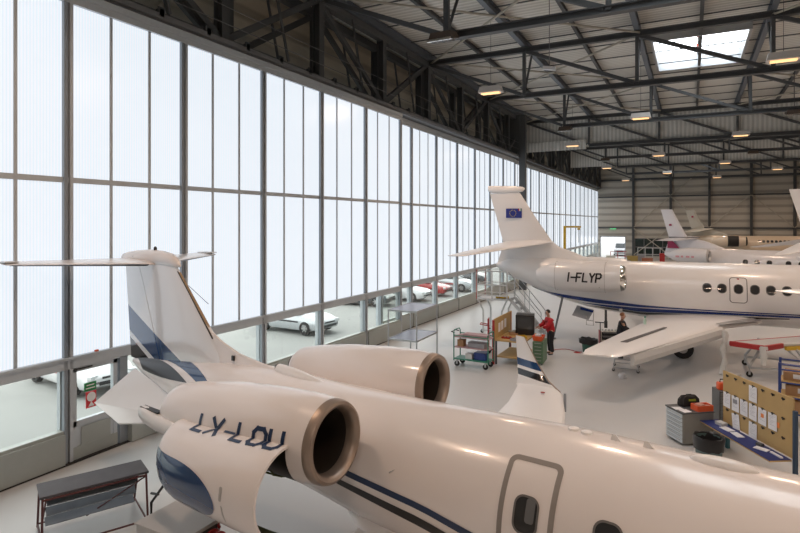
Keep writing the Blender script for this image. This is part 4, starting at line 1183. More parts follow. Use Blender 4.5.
# ---- high-wing aircraft beyond the right edge: only its wing tip shows
t = thing('high_wing_aircraft', 'white tapered wing tip at the right edge, in front of the striped jet\'s windows', 'aircraft', (20.8, 14.9, 0))
HB = Body([(-5, 2.6, .08, .10), (-3.5, 2.45, .35, .45), (-1.5, 2.2, .7, .85), (0, 2.1, .8, 1.0), (2, 2.1, .8, 1.0), (3.2, 1.9, .65, .7), (4.2, 1.8, .4, .42), (4.8, 1.75, .05, .05)])
sub = MB(); rr_ = []
for j in range(50):
    s = -5+9.8*j/49
    rr_.append([Vector((-p.y, p.x, p.z)) for p in (HB.pt(s, 2*PI*q/32) for q in range(32))])
sub.loft(rr_); hf = sub.build('fuselage', 'white_paint', t, True)
mb = MB(); U = (0, 0, 1)
wing(mb, [((0.0, 1.0, 3.15), (0.0, -.8, 3.15), .28, U), ((-6.0, .55, 3.62), (-6.0, -.35, 3.62), .22, U), ((-6.8, .22, 3.68), (-6.8, -.18, 3.68), .12, U), ((-7.14, .02, 3.69), (-7.14, -.04, 3.69), .02, U)]); mb.build('wing', 'white_paint', t, True)
mb = MB(); wing(mb, [((0.0, 1.0, 3.15), (0.0, -.8, 3.15), .28, U), ((6.0, .55, 3.62), (6.0, -.35, 3.62), .22, U), ((7.1, .02, 3.69), (7.1, -.04, 3.69), .02, U)]); mb.build('wing', 'white_paint', t, True)
mb = MB(); wing(mb, [((0, -3.4, 2.6), (0, -4.9, 2.6), .12, (1, 0, 0)), ((0, -4.3, 4.5), (0, -5.1, 4.5), .08, (1, 0, 0))]); mb.build('fin', 'white_paint', t, True)
for x in (-1.3, 1.3):
    g = MB().tube([(x*.4, .2, 1.3), (x, .2, .3)], .05, 8).build('main_gear', 'aluminium', t); MB().cyl((x, .2, .3), .3, .16, 'x', 20).build('tyre', 'rubber', g, True)
g = MB().tube([(0, 3.6, 1.5), (0, 3.6, .25)], .05, 8).build('nose_gear', 'aluminium', t); MB().cyl((0, 3.6, .25), .25, .14, 'x', 20).build('tyre', 'rubber', g, True)
# ================================================================== GROUND EQUIPMENT
def obj_at(name, label, cat, x, y, rz=0.0, z=0.0, group=None): return thing(name, label, cat, (x, y, z), rz, group)
mat('caster_grey', (0.25, 0.25, 0.26), 0.5)
def casters(t, pts, r=0.06):
    for x, y in pts:
        c_ = MB().cyl((x, y, r), r, 0.04, 'y', 14).build('caster', 'rubber', t, True)
        MB().bb((x-.03, y-.035, r*0.9), (x+.03, y+.035, r*2.3)).build('caster_fork', 'galvanised', c_)
def drawers(t, face, x0, x1, z0, z1, n, m, at, hm='aluminium', depth=0.02):
    """drawer fronts on the face at y = at (local, facing -y) or x = at (facing -x)"""
    h = (z1-z0)/n
    for k in range(n):
        a, b = z0+h*k+.008, z0+h*(k+1)-.008
        if face == 'y': d = MB().bb((x0+.015, at-depth, a), (x1-.015, at, b)).build('drawer', m, t); MB().bb((x0+.06, at-depth-.015, b-.035), (x1-.06, at-depth, b-.02)).build('drawer_handle', hm, d)
        else: d = MB().bb((at-depth, x0+.015, a), (at, x1-.015, b)).build('drawer', m, t); MB().bb((at-depth-.015, x0+.06, b-.035), (at-depth, x1-.06, b-.02)).build('drawer_handle', hm, d)

# ---- dark step stand, bottom left
mat('tread_wood', (0.085, 0.085, 0.095), 0.6, vary=0.25, scale=5)
mat('tread_blue', (0.27, 0.31, 0.35), 0.45, vary=0.2, scale=5)
mat('frame_maroon', (0.10, 0.03, 0.03), 0.5)
t = obj_at('step_stand', 'worn dark step stand with a maroon tube frame, at bottom left by the doors', 'step stand', 3.04, 6.02, math.radians(64.4))
MB().bb((-.80, -.30, .86), (.80, .30, .90)).build('platform', 'tread_wood', t, bevel=.008)
for k, (z, o) in enumerate(((.66, .10), (.44, .24), (.22, .38))):
    MB().box((0, o-.05, z), (1.36, .17, .025), Matrix.Rotation(.42, 3, 'X')).build('tread', 'tread_blue', t)
mb = MB()
for x in (-.76, .76):
    mb.tube([(x, -.28, .86), (x*1.02, -.34, .02)], .018, 8); mb.tube([(x, .28, .86), (x*1.0, .66, .02)], .018, 8); mb.tube([(x, -.34, .08), (x, .64, .08)], .016, 8); mb.tube([(x*.9, -.1, .86), (x*.92, .62, .05)], .014, 8)
mb.tube([(-.76, -.30, .84), (.76, -.30, .84)], .018, 8); mb.tube([(-.76, .30, .84), (.76, .30, .84)], .018, 8); mb.tube([(-.77, -.34, .08), (.77, -.34, .08)], .016, 8); mb.tube([(.74, -.30, .82), (-.05, .45, .08)], .013, 8); mb.tube([(-.77, .64, .08), (.77, .64, .08)], .016, 8)
mb.build('tube_frame', 'frame_maroon', t, True)
# ---- grey ground cart under the open cowl
mat('cart_grey', (0.47, 0.455, 0.44), 0.5); mat('cabinet_grey', (0.25, 0.25, 0.235), 0.5); mat('chest_grey', (0.12, 0.125, 0.125), 0.5)
t = obj_at('ground_cart', 'grey box cart under the open engine cowl with red trim and hose reel', 'cart', 5.05, 6.03, math.radians(-1))
MB().bb((-.50, -.36, .14), (.50, .36, .64)).build('cart_body', 'cart_grey', t, bevel=.02)
MB().bb((-.52, -.38, .64), (.52, .38, .67)).build('cart_lid', 'cart_grey', t, bevel=.01)
mb = MB(); mb.bb((.50, -.3, .2), (.505, .3, .6)); mb.bb((-.5, .36, .2), (.5, .365, .6)); mb.build('cart_vent', 'steel_dark', t)
r_ = MB().lathe([(.05, -.07), (.20, -.07), (.20, -.05), (.12, -.05), (.12, .05), (.20, .05), (.20, .07), (.05, .07), (.05, -.07)], (.63, .12, .40), 'x', 24).build('hose_reel', 'red_paint', t, True)
MB().tube([(-.1, .46, .60), (.32, .42, .62), (.55, .3, .55)], .025, 8).build('red_trim', 'red_paint', t, True)
casters(t, [(-.4, -.28), (.4, -.28), (-.4, .28), (.4, .28)], .07)
h_ = MB().tube([(-.52, .02, .15), (-.62, .0, .35), (-.62, .0, .78), (-.36, .02, 1.10)], .022, 8).build('tow_handle', 'black_plastic', t, True)
MB().tube([(-.62, -.0, .93), (-.45, .0, .95)], .02, 8).build('hand_grip', 'black_plastic', h_, True)
# ---- tall two-shelf table
mat('shelf_bluegrey', (0.30, 0.32, 0.40), 0.25)
t = obj_at('shelf_stand', 'tall grey stand with two blue-grey shelves beside the doors', 'stand', 2.92, 18.55, math.radians(2))
for z in (1.05, 2.08):
    s_ = MB().bb((-.56, -.98, z), (.56, .98, z+.03)).build('shelf', 'shelf_bluegrey', t)
    mb = MB()
    for sy in (-1, 1): mb.bb((-.57, sy*.98-.015, z-.02), (.57, sy*.98+.015, z+.04))
    for sx in (-1, 1): mb.bb((sx*.56-.015, -.98, z-.02), (sx*.56+.015, .98, z+.04))
    mb.build('shelf_edge', 'galvanised', s_)
for sx in (-1, 1):
    for sy in (-1, 1): MB().bb((sx*.55-.02, sy*.96-.02, 0), (sx*.55+.02, sy*.96+.02, 2.12)).build('leg', 'galvanised', t)
# ---- green shelf trolley
mat('box_pink', (0.45, 0.30, 0.32), 0.7); mat('box_grey', (0.32, 0.33, 0.36), 0.6)
t = obj_at('shelf_trolley', 'green tube trolley with three loaded shelves, in front of the wooden workbench', 'trolley', 5.01, 19.25, math.radians(-3))
for z in (.26, .68, 1.05): MB().bb((-.66, -.28, z), (.66, .28, z+.03)).build('shelf', 'green_paint' if z < .5 else 'box_pink', t)
mb = MB()
for sx in (-1, 1):
    mb.tube([(sx*.66, -.28, .2), (sx*.66, -.28, 1.22), (sx*.67, -.22, 1.30), (sx*.67, .22, 1.30), (sx*.66, .28, 1.22), (sx*.66, .28, .2)], .022, 8)
for sy in (-1, 1): mb.tube([(-.66, sy*.28, 1.12), (.66, sy*.28, 1.12)], .018, 8); mb.tube([(-.66, sy*.28, .27), (.66, sy*.28, .27)], .022, 8)
mb.build('trolley_frame', 'green_paint', t, True)
mb = MB(); mb.tube([(-.67, -.2, 1.2), (-.80, -.2, 1.22), (-.80, .2, 1.22), (-.67, .2, 1.2)], .018, 8); mb.build('push_handle', 'black_plastic', t, True)
casters(t, [(-.55, -.24), (.55, -.24), (-.55, .24), (.55, .24)], .10)
for nm, lab, p, d, m in (('parts_box', 'flat pink-white carton on the top shelf of the green trolley', (.1, 0, 1.08), (.9, .40, .10), 'box_pink'), ('tool_case', 'grey tool case on the middle shelf of the green trolley', (.15, .02, .71), (.62, .36, .18), 'box_grey'), ('jar_crate', 'brown jar crate at the left end of the green trolley', (-.45, -.05, .71), (.24, .26, .24), 'cardboard'), ('blue_tool_bag', 'dark blue tool bag on the bottom shelf of the green trolley', (.30, 0, .29), (.42, .36, .26), 'blue_paint'), ('canister', 'white canister crate on the bottom shelf beside the blue bag', (-.12, -.05, .29), (.26, .30, .2), 'white_steel')):
    w = t.matrix_basis @ Vector(p)
    q = obj_at(nm, lab, 'box', 5.01+p[0]*.9986+p[1]*.052, 19.25-p[0]*.052+p[1]*.9986, math.radians(-3), p[2])
    MB().bb((-d[0]/2, -d[1]/2, 0), (d[0]/2, d[1]/2, d[2]*.85)).build('case_body', m, q, bevel=.012)
    MB().bb((-d[0]/2-.006, -d[1]/2-.006, d[2]*.85), (d[0]/2+.006, d[1]/2+.006, d[2])).build('lid', m, q, bevel=.006)
# ---- workbench
t = obj_at('workbench', 'wooden workbench with an upright plywood side board and red uprights', 'workbench', 6.12, 20.85, 0)
MB().bb((-.55, -.95, .86), (.55, .95, .91)).build('bench_top', 'plywood', t)
sb = MB().bb((-.58, -.95, .88), (-.54, 1.30, 1.66)).build('side_board', 'plywood', t)
mb = MB(); 
for k, (y, z) in enumerate(((-.5, 1.1), (-.15, 1.12), (.25, 1.15))): mb.bb((-.537, y, z), (-.532, y+.26, z+.34))
mb.build('pinned_sheets', 'paper', sb)
for sx, sy in ((-1, -1), (1, -1), (-1, 1), (1, 1)): MB().bb((sx*.5-.03, sy*.88-.03, 0), (sx*.5+.03, sy*.88+.03, .86)).build('leg', 'steel_dark', t)
for y in (-.98, 1.16): MB().bb((-.61, y-.03, 0), (-.53, y+.03, 1.62)).build('upright', 'red_paint', t)
MB().bb((-.5, -.85, .25), (.5, .85, .29)).build('lower_shelf', 'plywood', t)
t = obj_at('monitor_cabinet', 'black computer cabinet standing on the wooden workbench', 'cabinet', 6.32, 21.45, math.radians(12), .91)
MB().bb((-.36, -.25, 0), (.34, .25, .76)).build('cabinet_body', 'black_plastic', t, bevel=.02)
MB().bb((-.28, -.262, .2), (.28, -.25, .68)).build('screen', 'window_dark', t)
MB().bb((-.34, -.02, .76), (.34, .25, .79)).build('lid', 'steel_mid', t)
for k, (x, y, m, lab) in enumerate(((5.9, 20.35, 'red_paint', 'red tray at the front of the workbench'), (5.95, 21.1, 'cardboard', 'open brown carton among parts on the workbench'), (6.4, 20.6, 'yellow_paint', 'yellow parts tray on the workbench'), (5.8, 21.6, 'cream_plastic', 'cream tub of parts beside the plywood board'), (6.3, 20.1, 'box_grey', 'grey parts case at the near end of the workbench'))):
    q = obj_at('parts_tray', lab, 'tray', x, y, .3*k, .91)
    mb = MB(); w, d, h = .16, .11, .05+.025*(k % 3)
    mb.bb((-w, -d, 0), (w, d, .012))
    for sx in (-1, 1): mb.bb((sx*w-.008, -d, 0), (sx*w+.008, d, h))
    for sy in (-1, 1): mb.bb((-w, sy*d-.008, 0), (w, sy*d+.008, h))
    mb.build('tray_body', m, q)
    mb = MB()
    for j in range(4): mb.cyl((-.09+.06*j, .03*(-1)**j, .04), .025, .05)
    tag(mb.build('small_parts', 'aluminium', q), kind='stuff')
# ---- red hand truck
t = obj_at('hand_truck', 'small red tube hand truck behind the green trolley', 'hand truck', 4.78, 21.6, .2)
mb = MB()
for sy in (-.16, .16): mb.tube([(0, sy, .12), (0, sy, 1.38)], .02, 8)
for z in (.4, .9, 1.36): mb.tube([(0, -.16, z), (0, .16, z)], .018, 8)
mb.tube([(0, -.16, 1.1), (-.32, -.16, 1.15), (-.32, .16, 1.15), (0, .16, 1.1)], .018, 8)
mb.build('truck_frame', 'red_paint', t, True)
MB().bb((-.30, -.18, .03), (0, .18, .05)).build('toe_plate', 'steel_dark', t)
for sy in (-.2, .2): MB().cyl((.03, sy, .10), .10, .05, 'y', 18).build('wheel', 'rubber', t, True)
# ---- green drawer cabinet, orange box
t = obj_at('drawer_cabinet', 'green drawer cabinet with pale front beside the person in red', 'cabinet', 7.0, 20.9, math.radians(3))
MB().bb((-.18, -.40, .06), (.20, .42, .85)).build('cabinet_body', mat('cabinet_green', (0.10, 0.19, 0.11), 0.45), t, bevel=.01)
drawers(t, 'x', -.38, .40, .08, .83, 5, 'cream_plastic', -.18)
drawers(t, 'y', -.17, .19, .08, .83, 6, 'cabinet_green', -.40)
casters(t, [(-.12, -.32), (.14, -.32), (-.12, .34), (.14, .34)], .03)
t = obj_at('parts_bin', 'orange plastic bin on the green drawer cabinet', 'bin', 6.98, 20.83, 0, .85)
mb = MB(); mb.loft([[(-.15, -.20, 0), (.15, -.20, 0), (.15, .20, 0), (-.15, .20, 0)], [(-.19, -.24, .18), (.19, -.24, .18), (.19, .24, .18), (-.19, .24, .18)], [(-.17, -.22, .18), (.17, -.22, .18), (.17, .22, .18), (-.17, .22, .18)], [(-.13, -.18, .03), (.13, -.18, .03), (.13, .18, .03), (-.13, .18, .03)]]); mb.build('bin_body', 'orange_plastic', t)
mb = MB(); mb.bb((-.1, -.15, .03), (.08, .1, .22)); mb.build('wrapped_part', 'white_steel', t)
# ---- white access stairs at the striped jet's tail
t = obj_at('access_stairs', 'white railed access platform with stairs at the tail of the striped jet', 'access stairs', 3.72, 25.9, 0)
t.scale = (1.0, 1.0, 1.07)
MB().bb((-.75, -.65, 1.48), (.75, .65, 1.55)).build('deck', 'white_steel', t)
for sx in (-1, 1):
    for sy in (-1, 1): MB().tube([(sx*.45, sy*.55, .05), (sx*.45, sy*.55, 1.0), (sx*.70, sy*.6, 1.5)], .045, 8).build('leg', 'white_steel', t, True)
mb = MB()
for sx, sy in ((-.73, -.63), (-.73, .63), (.73, .63), (0, -.63), (0, .63), (.73, -.63)): mb.tube([(sx, sy, 1.5), (sx, sy, 2.75)], .032, 8)
for z in (1.68, 2.15, 2.75):
    mb.tube([(-.73, .63, z), (-.73, -.63, z), (.73, -.63, z)], .03, 8); mb.tube([(-.73, .63, z), (.73, .63, z)], .02, 8)
mb.build('guard_rail', 'white_steel', t, True)
for y in (-.63, .63):
    MB().tube([(-.74, y, 1.5), (-.74, y, 2.78)], .035, 8).build('red_post', 'red_paint', t, True)
mb = MB()
for y in (-.4, .4): mb.prism([(.7, y-.02, 1.55), (.9, y-.02, 1.55), (2.35, y-.02, .02), (2.15, y-.02, .02)], (0, .04, 0))
mb.build('stringer', 'white_steel', t)
mb = MB()
for k in range(6): mb.bb((.88+.22*k, -.4, 1.34-.235*k), (1.10+.22*k, .4, 1.37-.235*k))
mb.build('stair_treads', 'galvanised', t)
for y in (-.42, .42):
    mb = MB(); mb.tube([(.74, y, 2.72), (2.25, y, 1.05), (2.25, y, .05)], .02, 8); mb.tube([(.74, y, 2.15), (2.25, y, .5)], .016, 8); mb.tube([(1.5, y, 1.9), (1.5, y, .75)], .016, 8); mb.build('handrail', 'galvanised', t, True)
mb = MB()
for y in (-.55, .55): mb.tube([(-.5, y, .12), (.5, y, .12)], .03, 8)
mb.build('base_rail', 'white_steel', t, True); casters(t, [(-.5, -.55), (.5, -.55), (-.5, .55), (.5, .55)], .08)
t = obj_at('tool_roll', 'yellow-brown tool roll lying on the white access platform', 'tool roll', 4.15, 25.5, .2, 1.66)
MB().cyl((0, 0, .06), .06, .6, 'x', 14).build('roll', 'yellow_paint', t, True); mb = MB(); mb.cyl((-.12, 0, .06), .063, .04, 'x', 14); mb.cyl((.12, 0, .06), .063, .04, 'x', 14); mb.build('strap', 'cardboard', t)
# ---- yellow jib crane along the doors
t = obj_at('jib_crane', 'thin yellow jib crane standing by the far door leaf', 'crane', .55, 58.5, .35)
MB().bb((-.12, -.12, 0), (.12, .12, 4.9)).build('mast', 'yellow_paint', t)
MB().bb((-.1, -.08, 4.72), (1.6, .08, 4.9)).build('jib_arm', 'yellow_paint', t); MB().bb((-.4, -.4, 0), (.4, .4, .06)).build('base_plate', 'steel_dark', t)
MB().tube([(1.4, 0, 4.7), (1.4, 0, 3.2)], .02, 6).build('hoist_chain', 'steel_dark', t); MB().box((1.4, 0, 4.6), (.25, .2, .2)).build('hoist', 'yellow_paint', t)

# ---- tools under the striped jet's wing
t = obj_at('waste_bin', 'green waste tub with a black bag hanging over it, beside the wing tip', 'bin', 8.35, 23.6)
MB().lathe([(.001, 0), (.25, 0), (.30, .48), (.28, .48), (.24, .02), (.001, .02)], (0, 0, 0), 'z', 24).build('tub', mat('tub_green', (0.02, 0.10, 0.07), 0.5), t, True)
mb = MB(); rnd = random.Random(9); rings = []
for k, (r, z) in enumerate(((.315, .34), (.33, .46), (.31, .53), (.22, .50), (.1, .44), (.01, .42))):
    rings.append([Vector((r*(1+rnd.uniform(-.1, .1))*math.cos(2*PI*j/18)-(.08 if k < 3 and 6 < j < 12 else 0), r*math.sin(2*PI*j/18), z+rnd.uniform(-.03, .03))) for j in range(18)])
mb.loft(rings, True, False); mb.build('bin_bag', 'black_plastic', t, True)
t = obj_at('tool_trolley', 'small grey tool trolley with black compartments and a red end, behind the wing', 'trolley', 8.95, 24.7, math.radians(20))
MB().bb((-.34, -.2, .10), (.34, .2, .72)).build('trolley_body', 'cream_plastic', t, bevel=.01)
drawers(t, 'y', -.33, .33, .36, .70, 2, 'black_plastic', -.2)
mb = MB()
for k in range(5): mb.cyl((-.26+.13*k, -.1, .76), .04, .08)
mb.build('spray_cans', 'white_steel', t)
tag(MB().bb((-.355, -.2, .12), (-.34, .2, .72)).build('end_panel', 'red_paint', t), 'red end panel')
casters(t, [(-.27, -.15), (.27, -.15), (-.27, .15), (.27, .15)], .05)
t = obj_at('inspection_stand', 'thin dark T-topped stand beside the small tool trolley', 'stand', 8.72, 24.0)
MB().tube([(0, 0, .03), (0, 0, 1.15)], .02, 8).build('pole', 'steel_dark', t); MB().tube([(-.2, 0, 1.15), (.2, 0, 1.15)], .022, 8).build('cross_bar', 'steel_dark', t); MB().lathe([(.001, 0), (.22, 0), (.2, .03), (.001, .04)], (0, 0, 0), 'z', 18).build('foot', 'steel_dark', t)
t = obj_at('wing_trestle', 'low wheeled metal trestle under the tip of the striped jet\'s wing', 'trestle', 9.95, 21.35, math.radians(4))
mb = MB()
for sx in (-1, 1):
    for sy in (-1, 1): mb.tube([(sx*.40, sy*.4, .1), (sx*.36, sy*.36, .42)], .018, 8)
for sx in (-1, 1): mb.tube([(sx*.4, -.42, .12), (sx*.4, .42, .12)], .018, 8); mb.tube([(sx*.36, -.36, .42), (sx*.36, .36, .42)], .018, 8)
for sy in (-1, 1): mb.tube([(-.40, sy*.4, .12), (.40, sy*.4, .12)], .016, 8); mb.tube([(-.36, sy*.36, .42), (.36, sy*.36, .42)], .018, 8)
mb.build('trestle_frame', 'galvanised', t, True); casters(t, [(-.4, -.4), (.4, -.4), (-.4, .4), (.4, .4)], .05)
MB().bb((-.36, -.30, .42), (.36, .30, .44)).build('tray', 'galvanised', t)
MB().bb((-.25, -.30, .44), (-.08, -.12, .62)).build('control_box', 'steel_dark', t)
t = obj_at('crumpled_cup', 'white crumpled cup lying on the floor before the wing trestle', 'cup', 9.95, 20.05)
MB().lathe([(.001, .02), (.07, .02), (.11, .10), (.10, .19), (.085, .10), (.001, .05)], (0, 0, -.018), 'z', 14).build('cup', 'paper', t, True); MB().box((.08, .02, .04), (.12, .1, .06), Matrix.Rotation(.6, 3, 'Z')).build('torn_rim', 'paper', t)
t = obj_at('spray_bottle', 'small green-capped bottle standing on the striped jet\'s wing', 'bottle', 10.52, 22.1, 0, 1.53)
MB().lathe([(.001, 0), (.05, 0), (.05, .16), (.02, .21), (.02, .24), (.001, .24)], (0, 0, 0), 'z', 16).build('bottle_body', mat('bottle_pale', (0.45, 0.6, 0.5), 0.3), t, True); MB().cyl((0, 0, .26), .025, .06).build('cap', 'green_paint', t)
t = obj_at('air_hose', 'thin red air hose lying across the floor towards the green tub', 'hose', 7.2, 23.2)
mb = MB(); mb.tube([(-.2+.14*k, .25*math.sin(k*.6)+.05*k, .012) for k in range(9)], .012, 6); mb.build('hose', 'red_paint', t, True)
t = obj_at('red_rag', 'small red rag on the floor beside the green tub', 'rag', 7.95, 23.2)
mb = MB(); rnd = random.Random(2); mb.loft([[Vector((.13*(1-f)*math.cos(2*PI*j/10)*(1+rnd.uniform(-.3, .3)), .10*(1-f)*math.sin(2*PI*j/10), .05*f)) for j in range(10)] for f in (0, .4, .8)]); mb.build('rag', 'red_paint', t)

# ---- notice board corner
BX, BYY = 13.215, 14.1
BA = math.atan2(-1.8, 1.11)
t = obj_at('notice_board', 'plywood notice board on posts with rows of clips and a blue shelf', 'notice board', BX, BYY, BA)
BL_ = 1.055
MB().bb((-BL_, 0, .60), (BL_, .03, 1.78)).build('board', 'plywood', t)
tag(MB().bb((-BL_+.02, .03, 0), (-BL_+.10, .10, 1.0)).build('post', mat('post_teal', (0.03, 0.13, 0.17), 0.5), t), 'teal post')
tag(MB().bb((BL_, -.02, 0), (BL_+.06, .05, 1.55)).build('post', mat('post_navy', (0.03, 0.06, 0.11), 0.5), t), 'dark blue post')
mb = MB(); mb.bb((-BL_-.22, -.46, .54), (BL_-.04, .0, .565)); tr = mb.build('tray_shelf', 'plywood', t)
mb = MB(); mb.bb((-BL_-.21, -.45, .565), (BL_-.05, -.005, .572)); mb.bb((-BL_-.22, -.46, .56), (BL_-.04, -.45, .585)); mb.build('tray_liner', mat('liner_blue', (0.015, 0.03, 0.17), 0.5), tr)
rows = (1.70, 1.31, .92)
cl = MB(); cl.bb((-.045, -.012, -.012), (.045, 0, .012)); cl.tube([(-.03, -.015, -.01), (0, -.022, .028), (.03, -.015, -.01)], .005, 5); cl.bb((-.012, -.02, -.03), (.012, -.005, 0))
clm = bmesh_of(cl, 'clip', 'black_plastic')
ux = [(-BL_+2*BL_*(.074+.134*k)) for k in range(7)]
for z in rows:
    for u in ux: inst('clip', clm, t, (u, 0, z))
def bloc(u, v, z): return (BX+u*math.cos(BA)-v*math.sin(BA), BYY+u*math.sin(BA)+v*math.cos(BA), z)
pm_ = MB(); pm_.bb((-.12, -.004, -.335), (.12, 0, .0)); pmm = bmesh_of(pm_, 'sheet', 'paper')
lm_ = MB(); 
for k in range(7): lm_.bb((-.08, -.006, -.06-.03*k), (.08-.05*(k % 3), -.004, -.055-.03*k))
lmm = bmesh_of(lm_, 'printed_lines', mat('print_grey', (0.45, 0.46, 0.5), 0.8))
ordw = ['first', 'second', 'third', 'fourth', 'fifth', 'sixth']
for r, c_, tilt in ((0, 3, 0), (1, 0, .02), (1, 1, -.02), (1, 2, 0), (1, 3, .02), (1, 4, .03), (1, 5, -.02), (2, 1, -.12), (2, 3, .02)):
    lab = 'white sheet clipped to the notice board, %s' % ('the only one in the top row' if r == 0 else ('%s from the left in the middle row' % ordw[c_] if r == 1 else ('tilted one in the bottom row' if c_ == 1 else 'right-hand one in the bottom row')))
    q = thing('clipped_sheet', lab, 'paper', bloc(ux[c_], -.013, rows[r]), BA, 'sheets on the notice board'); q.rotation_euler = (0, tilt, BA)
    inst('sheet', pmm, q); inst('printed_lines', lmm, q)
    if (r, c_) == (1, 4): tag(MB().bb((-.03, -.010, -.18), (.05, -.006, -.10)).build('orange_note', mat('note_orange', (0.85, 0.27, 0.07), 0.7), q), 'small orange note')
    if (r, c_) == (1, 1): tag(MB().bb((-.07, -.010, -.16), (.07, -.006, -.07)).build('photo_print', 'box_grey', q), 'grey printed picture')
q = thing('orange_note', 'orange note stuck beside the last sheet of the middle row', 'note', bloc(ux[5]+.15, -.006, 1.12), BA)
MB().bb((-.035, -.004, -.05), (.035, 0, .06)).build('note', 'note_orange', q)
for k, (u, v, rz, sz, m, lab) in enumerate(((-.90, -.15, .2, (.2, .16, .07), 'white_steel', 'small white box at the left end of the blue shelf'), (-.62, -.20, .1, (.28, .18, .015), 'paper', 'first white pad lying on the blue shelf'), (-.28, -.20, -.1, (.30, .16, .015), 'paper', 'second white pad lying on the blue shelf'), (.30, -.12, .3, (.12, .1, .05), 'steel_dark', 'small dark tin on the blue shelf'), (.48, -.22, .5, (.26, .16, .015), 'paper', 'skewed white pad towards the right of the blue shelf'), (.80, -.15, .0, (.30, .05, .03), 'paper', 'rolled white paper at the right end of the blue shelf'))):
    q = thing('shelf_pad', lab, 'pad', bloc(u, v, .572), BA+rz)
    MB().bb((-sz[0]/2, -sz[1]/2, 0), (sz[0]/2, sz[1]/2, sz[2])).build('pad', m, q, bevel=.003)
# ---- white drawer cabinet with bag and orange tray
CA = math.radians(37)
t = obj_at('tool_cabinet', 'grey cabinet with a column of pale drawers in front of the notice board', 'cabinet', 11.97, 15.10, CA)
MB().bb((-.40, -.31, .04), (.40, .31, .745)).build('cabinet_body', 'cabinet_grey', t, bevel=.01)
MB().bb((-.42, -.33, .745), (.42, .33, .77)).build('cabinet_top', 'steel_dark', t)
drawers(t, 'x', -.30, .30, .06, .73, 7, mat('drawer_pale', (0.62, 0.68, 0.72), 0.4), -.40)
def cl_(x, y): return (11.97+x*math.cos(CA)-y*math.sin(CA), 15.10+x*math.sin(CA)+y*math.cos(CA))
p = cl_(.10, .17); t = obj_at('work_bag', 'black cloth bag with a yellow-green stripe on the grey cabinet', 'bag', p[0], p[1], CA, .77)
mb = MB(); rings = []
for w, d, z in ((.24, .09, 0), (.27, .10, .06), (.26, .09, .17), (.20, .07, .235), (.10, .03, .25)):
    rings.append([Vector((w*math.copysign(abs(math.cos(2*PI*k/20))**.6, math.cos(2*PI*k/20)), d*math.copysign(abs(math.sin(2*PI*k/20))**.6, math.sin(2*PI*k/20))+.01*math.sin(k*2.3), z+.012*math.sin(k*1.9))) for k in range(20)])
mb.loft(rings); bg_ = mb.build('bag_body', 'rubber', t, True)
tag(MB().box((.03, -.085, .155), (.18, .03, .05), Matrix.Rotation(-.3, 3, 'X')).build('stripe', mat('hi_vis', (0.25, 0.30, 0.02), 0.6), bg_), 'yellow-green stripe')
MB().tube([(-.1, 0, .21), (-.06, 0, .27), (.06, 0, .27), (.1, 0, .21)], .012, 6).build('bag_handle', 'black_plastic', bg_, True)
p = cl_(.20, -.17); t = obj_at('parts_crate', 'orange plastic crate of wrapped parts on the grey cabinet', 'crate', p[0], p[1], CA, .77)
mb = MB()
mb.bb((-.20, -.12, 0), (.20, .12, .015))
for sx in (-1, 1): mb.bb((sx*.20-.01, -.12, 0), (sx*.20+.01, .12, .13))
for sy in (-1, 1): mb.bb((-.20, sy*.12-.01, 0), (.20, sy*.12+.01, .13))
mb.build('crate_body', 'orange_plastic', t)
mb = MB(); mb.box((-.05, .02, .08), (.2, .16, .12), Matrix.Rotation(.4, 3, 'Z')); mb.box((.1, -.05, .07), (.12, .1, .11), Matrix.Rotation(-.3, 3, 'Z')); mb.build('wrapped_parts', mat('wrap_pink', (0.55, 0.28, 0.22), 0.5), t, bevel=.02)
for k, (x, y, a) in enumerate(((-.25, -.18, .1), (-.30, .02, -.1))):
    p = cl_(x, y); t = obj_at('loose_paper', ['white paper at the near corner of the grey cabinet', 'white paper under the black bag on the grey cabinet'][k], 'paper', p[0], p[1], CA+a, .771+.002*k)
    MB().bb((-.105, -.10, 0), (.105, .10, .004)).build('sheet', 'paper', t)
t = obj_at('refuse_bin', 'round waste bin lined with a black bag, under the notice board', 'bin', 12.33, 13.35)
MB().lathe([(.001, 0), (.22, 0), (.27, .72), (.25, .72), (.21, .02), (.001, .02)], (0, 0, 0), 'z', 28).build('bin_body', mat('bin_teal', (0.10, 0.16, 0.16), 0.5), t, True)
mb = MB(); rnd = random.Random(4)
rings = [[Vector((r*(1+rnd.uniform(-.03, .03))*math.cos(2*PI*j/28), r*(1+rnd.uniform(-.03, .03))*math.sin(2*PI*j/28), z+rnd.uniform(-.015, .015))) for j in range(28)] for r, z in ((.285, .50), (.29, .62), (.297, .72), (.285, .76), (.255, .74), (.22, .5), (.1, .38), (.01, .37))]
mb.loft(rings, True, False); mb.build('bin_liner', 'black_plastic', t, True)
t = obj_at('drawer_chest', 'tall narrow grey drawer chest behind the left end of the notice board', 'chest', 12.72, 15.75, math.radians(20))
MB().bb((-.20, -.22, .05), (.26, .22, 1.15)).build('chest_body', 'chest_grey', t, bevel=.01)
drawers(t, 'y', -.19, .25, .10, 1.12, 12, mat('drawer_steel', (0.22, 0.23, 0.23), 0.4), -.22)
casters(t, [(-.14, -.16), (.2, -.16), (-.14, .16), (.2, .16)], .03)
t = obj_at('orange_tool', 'orange tool case standing on the narrow drawer chest', 'tool', 12.68, 15.7, .3, 1.15)
MB().bb((-.12, -.09, 0), (.12, .09, .18)).build('case_body', 'orange_plastic', t, bevel=.03); MB().tube([(-.06, 0, .18), (-.05, 0, .25), (.05, 0, .25), (.06, 0, .18)], .014, 6).build('case_handle', 'black_plastic', t, True)
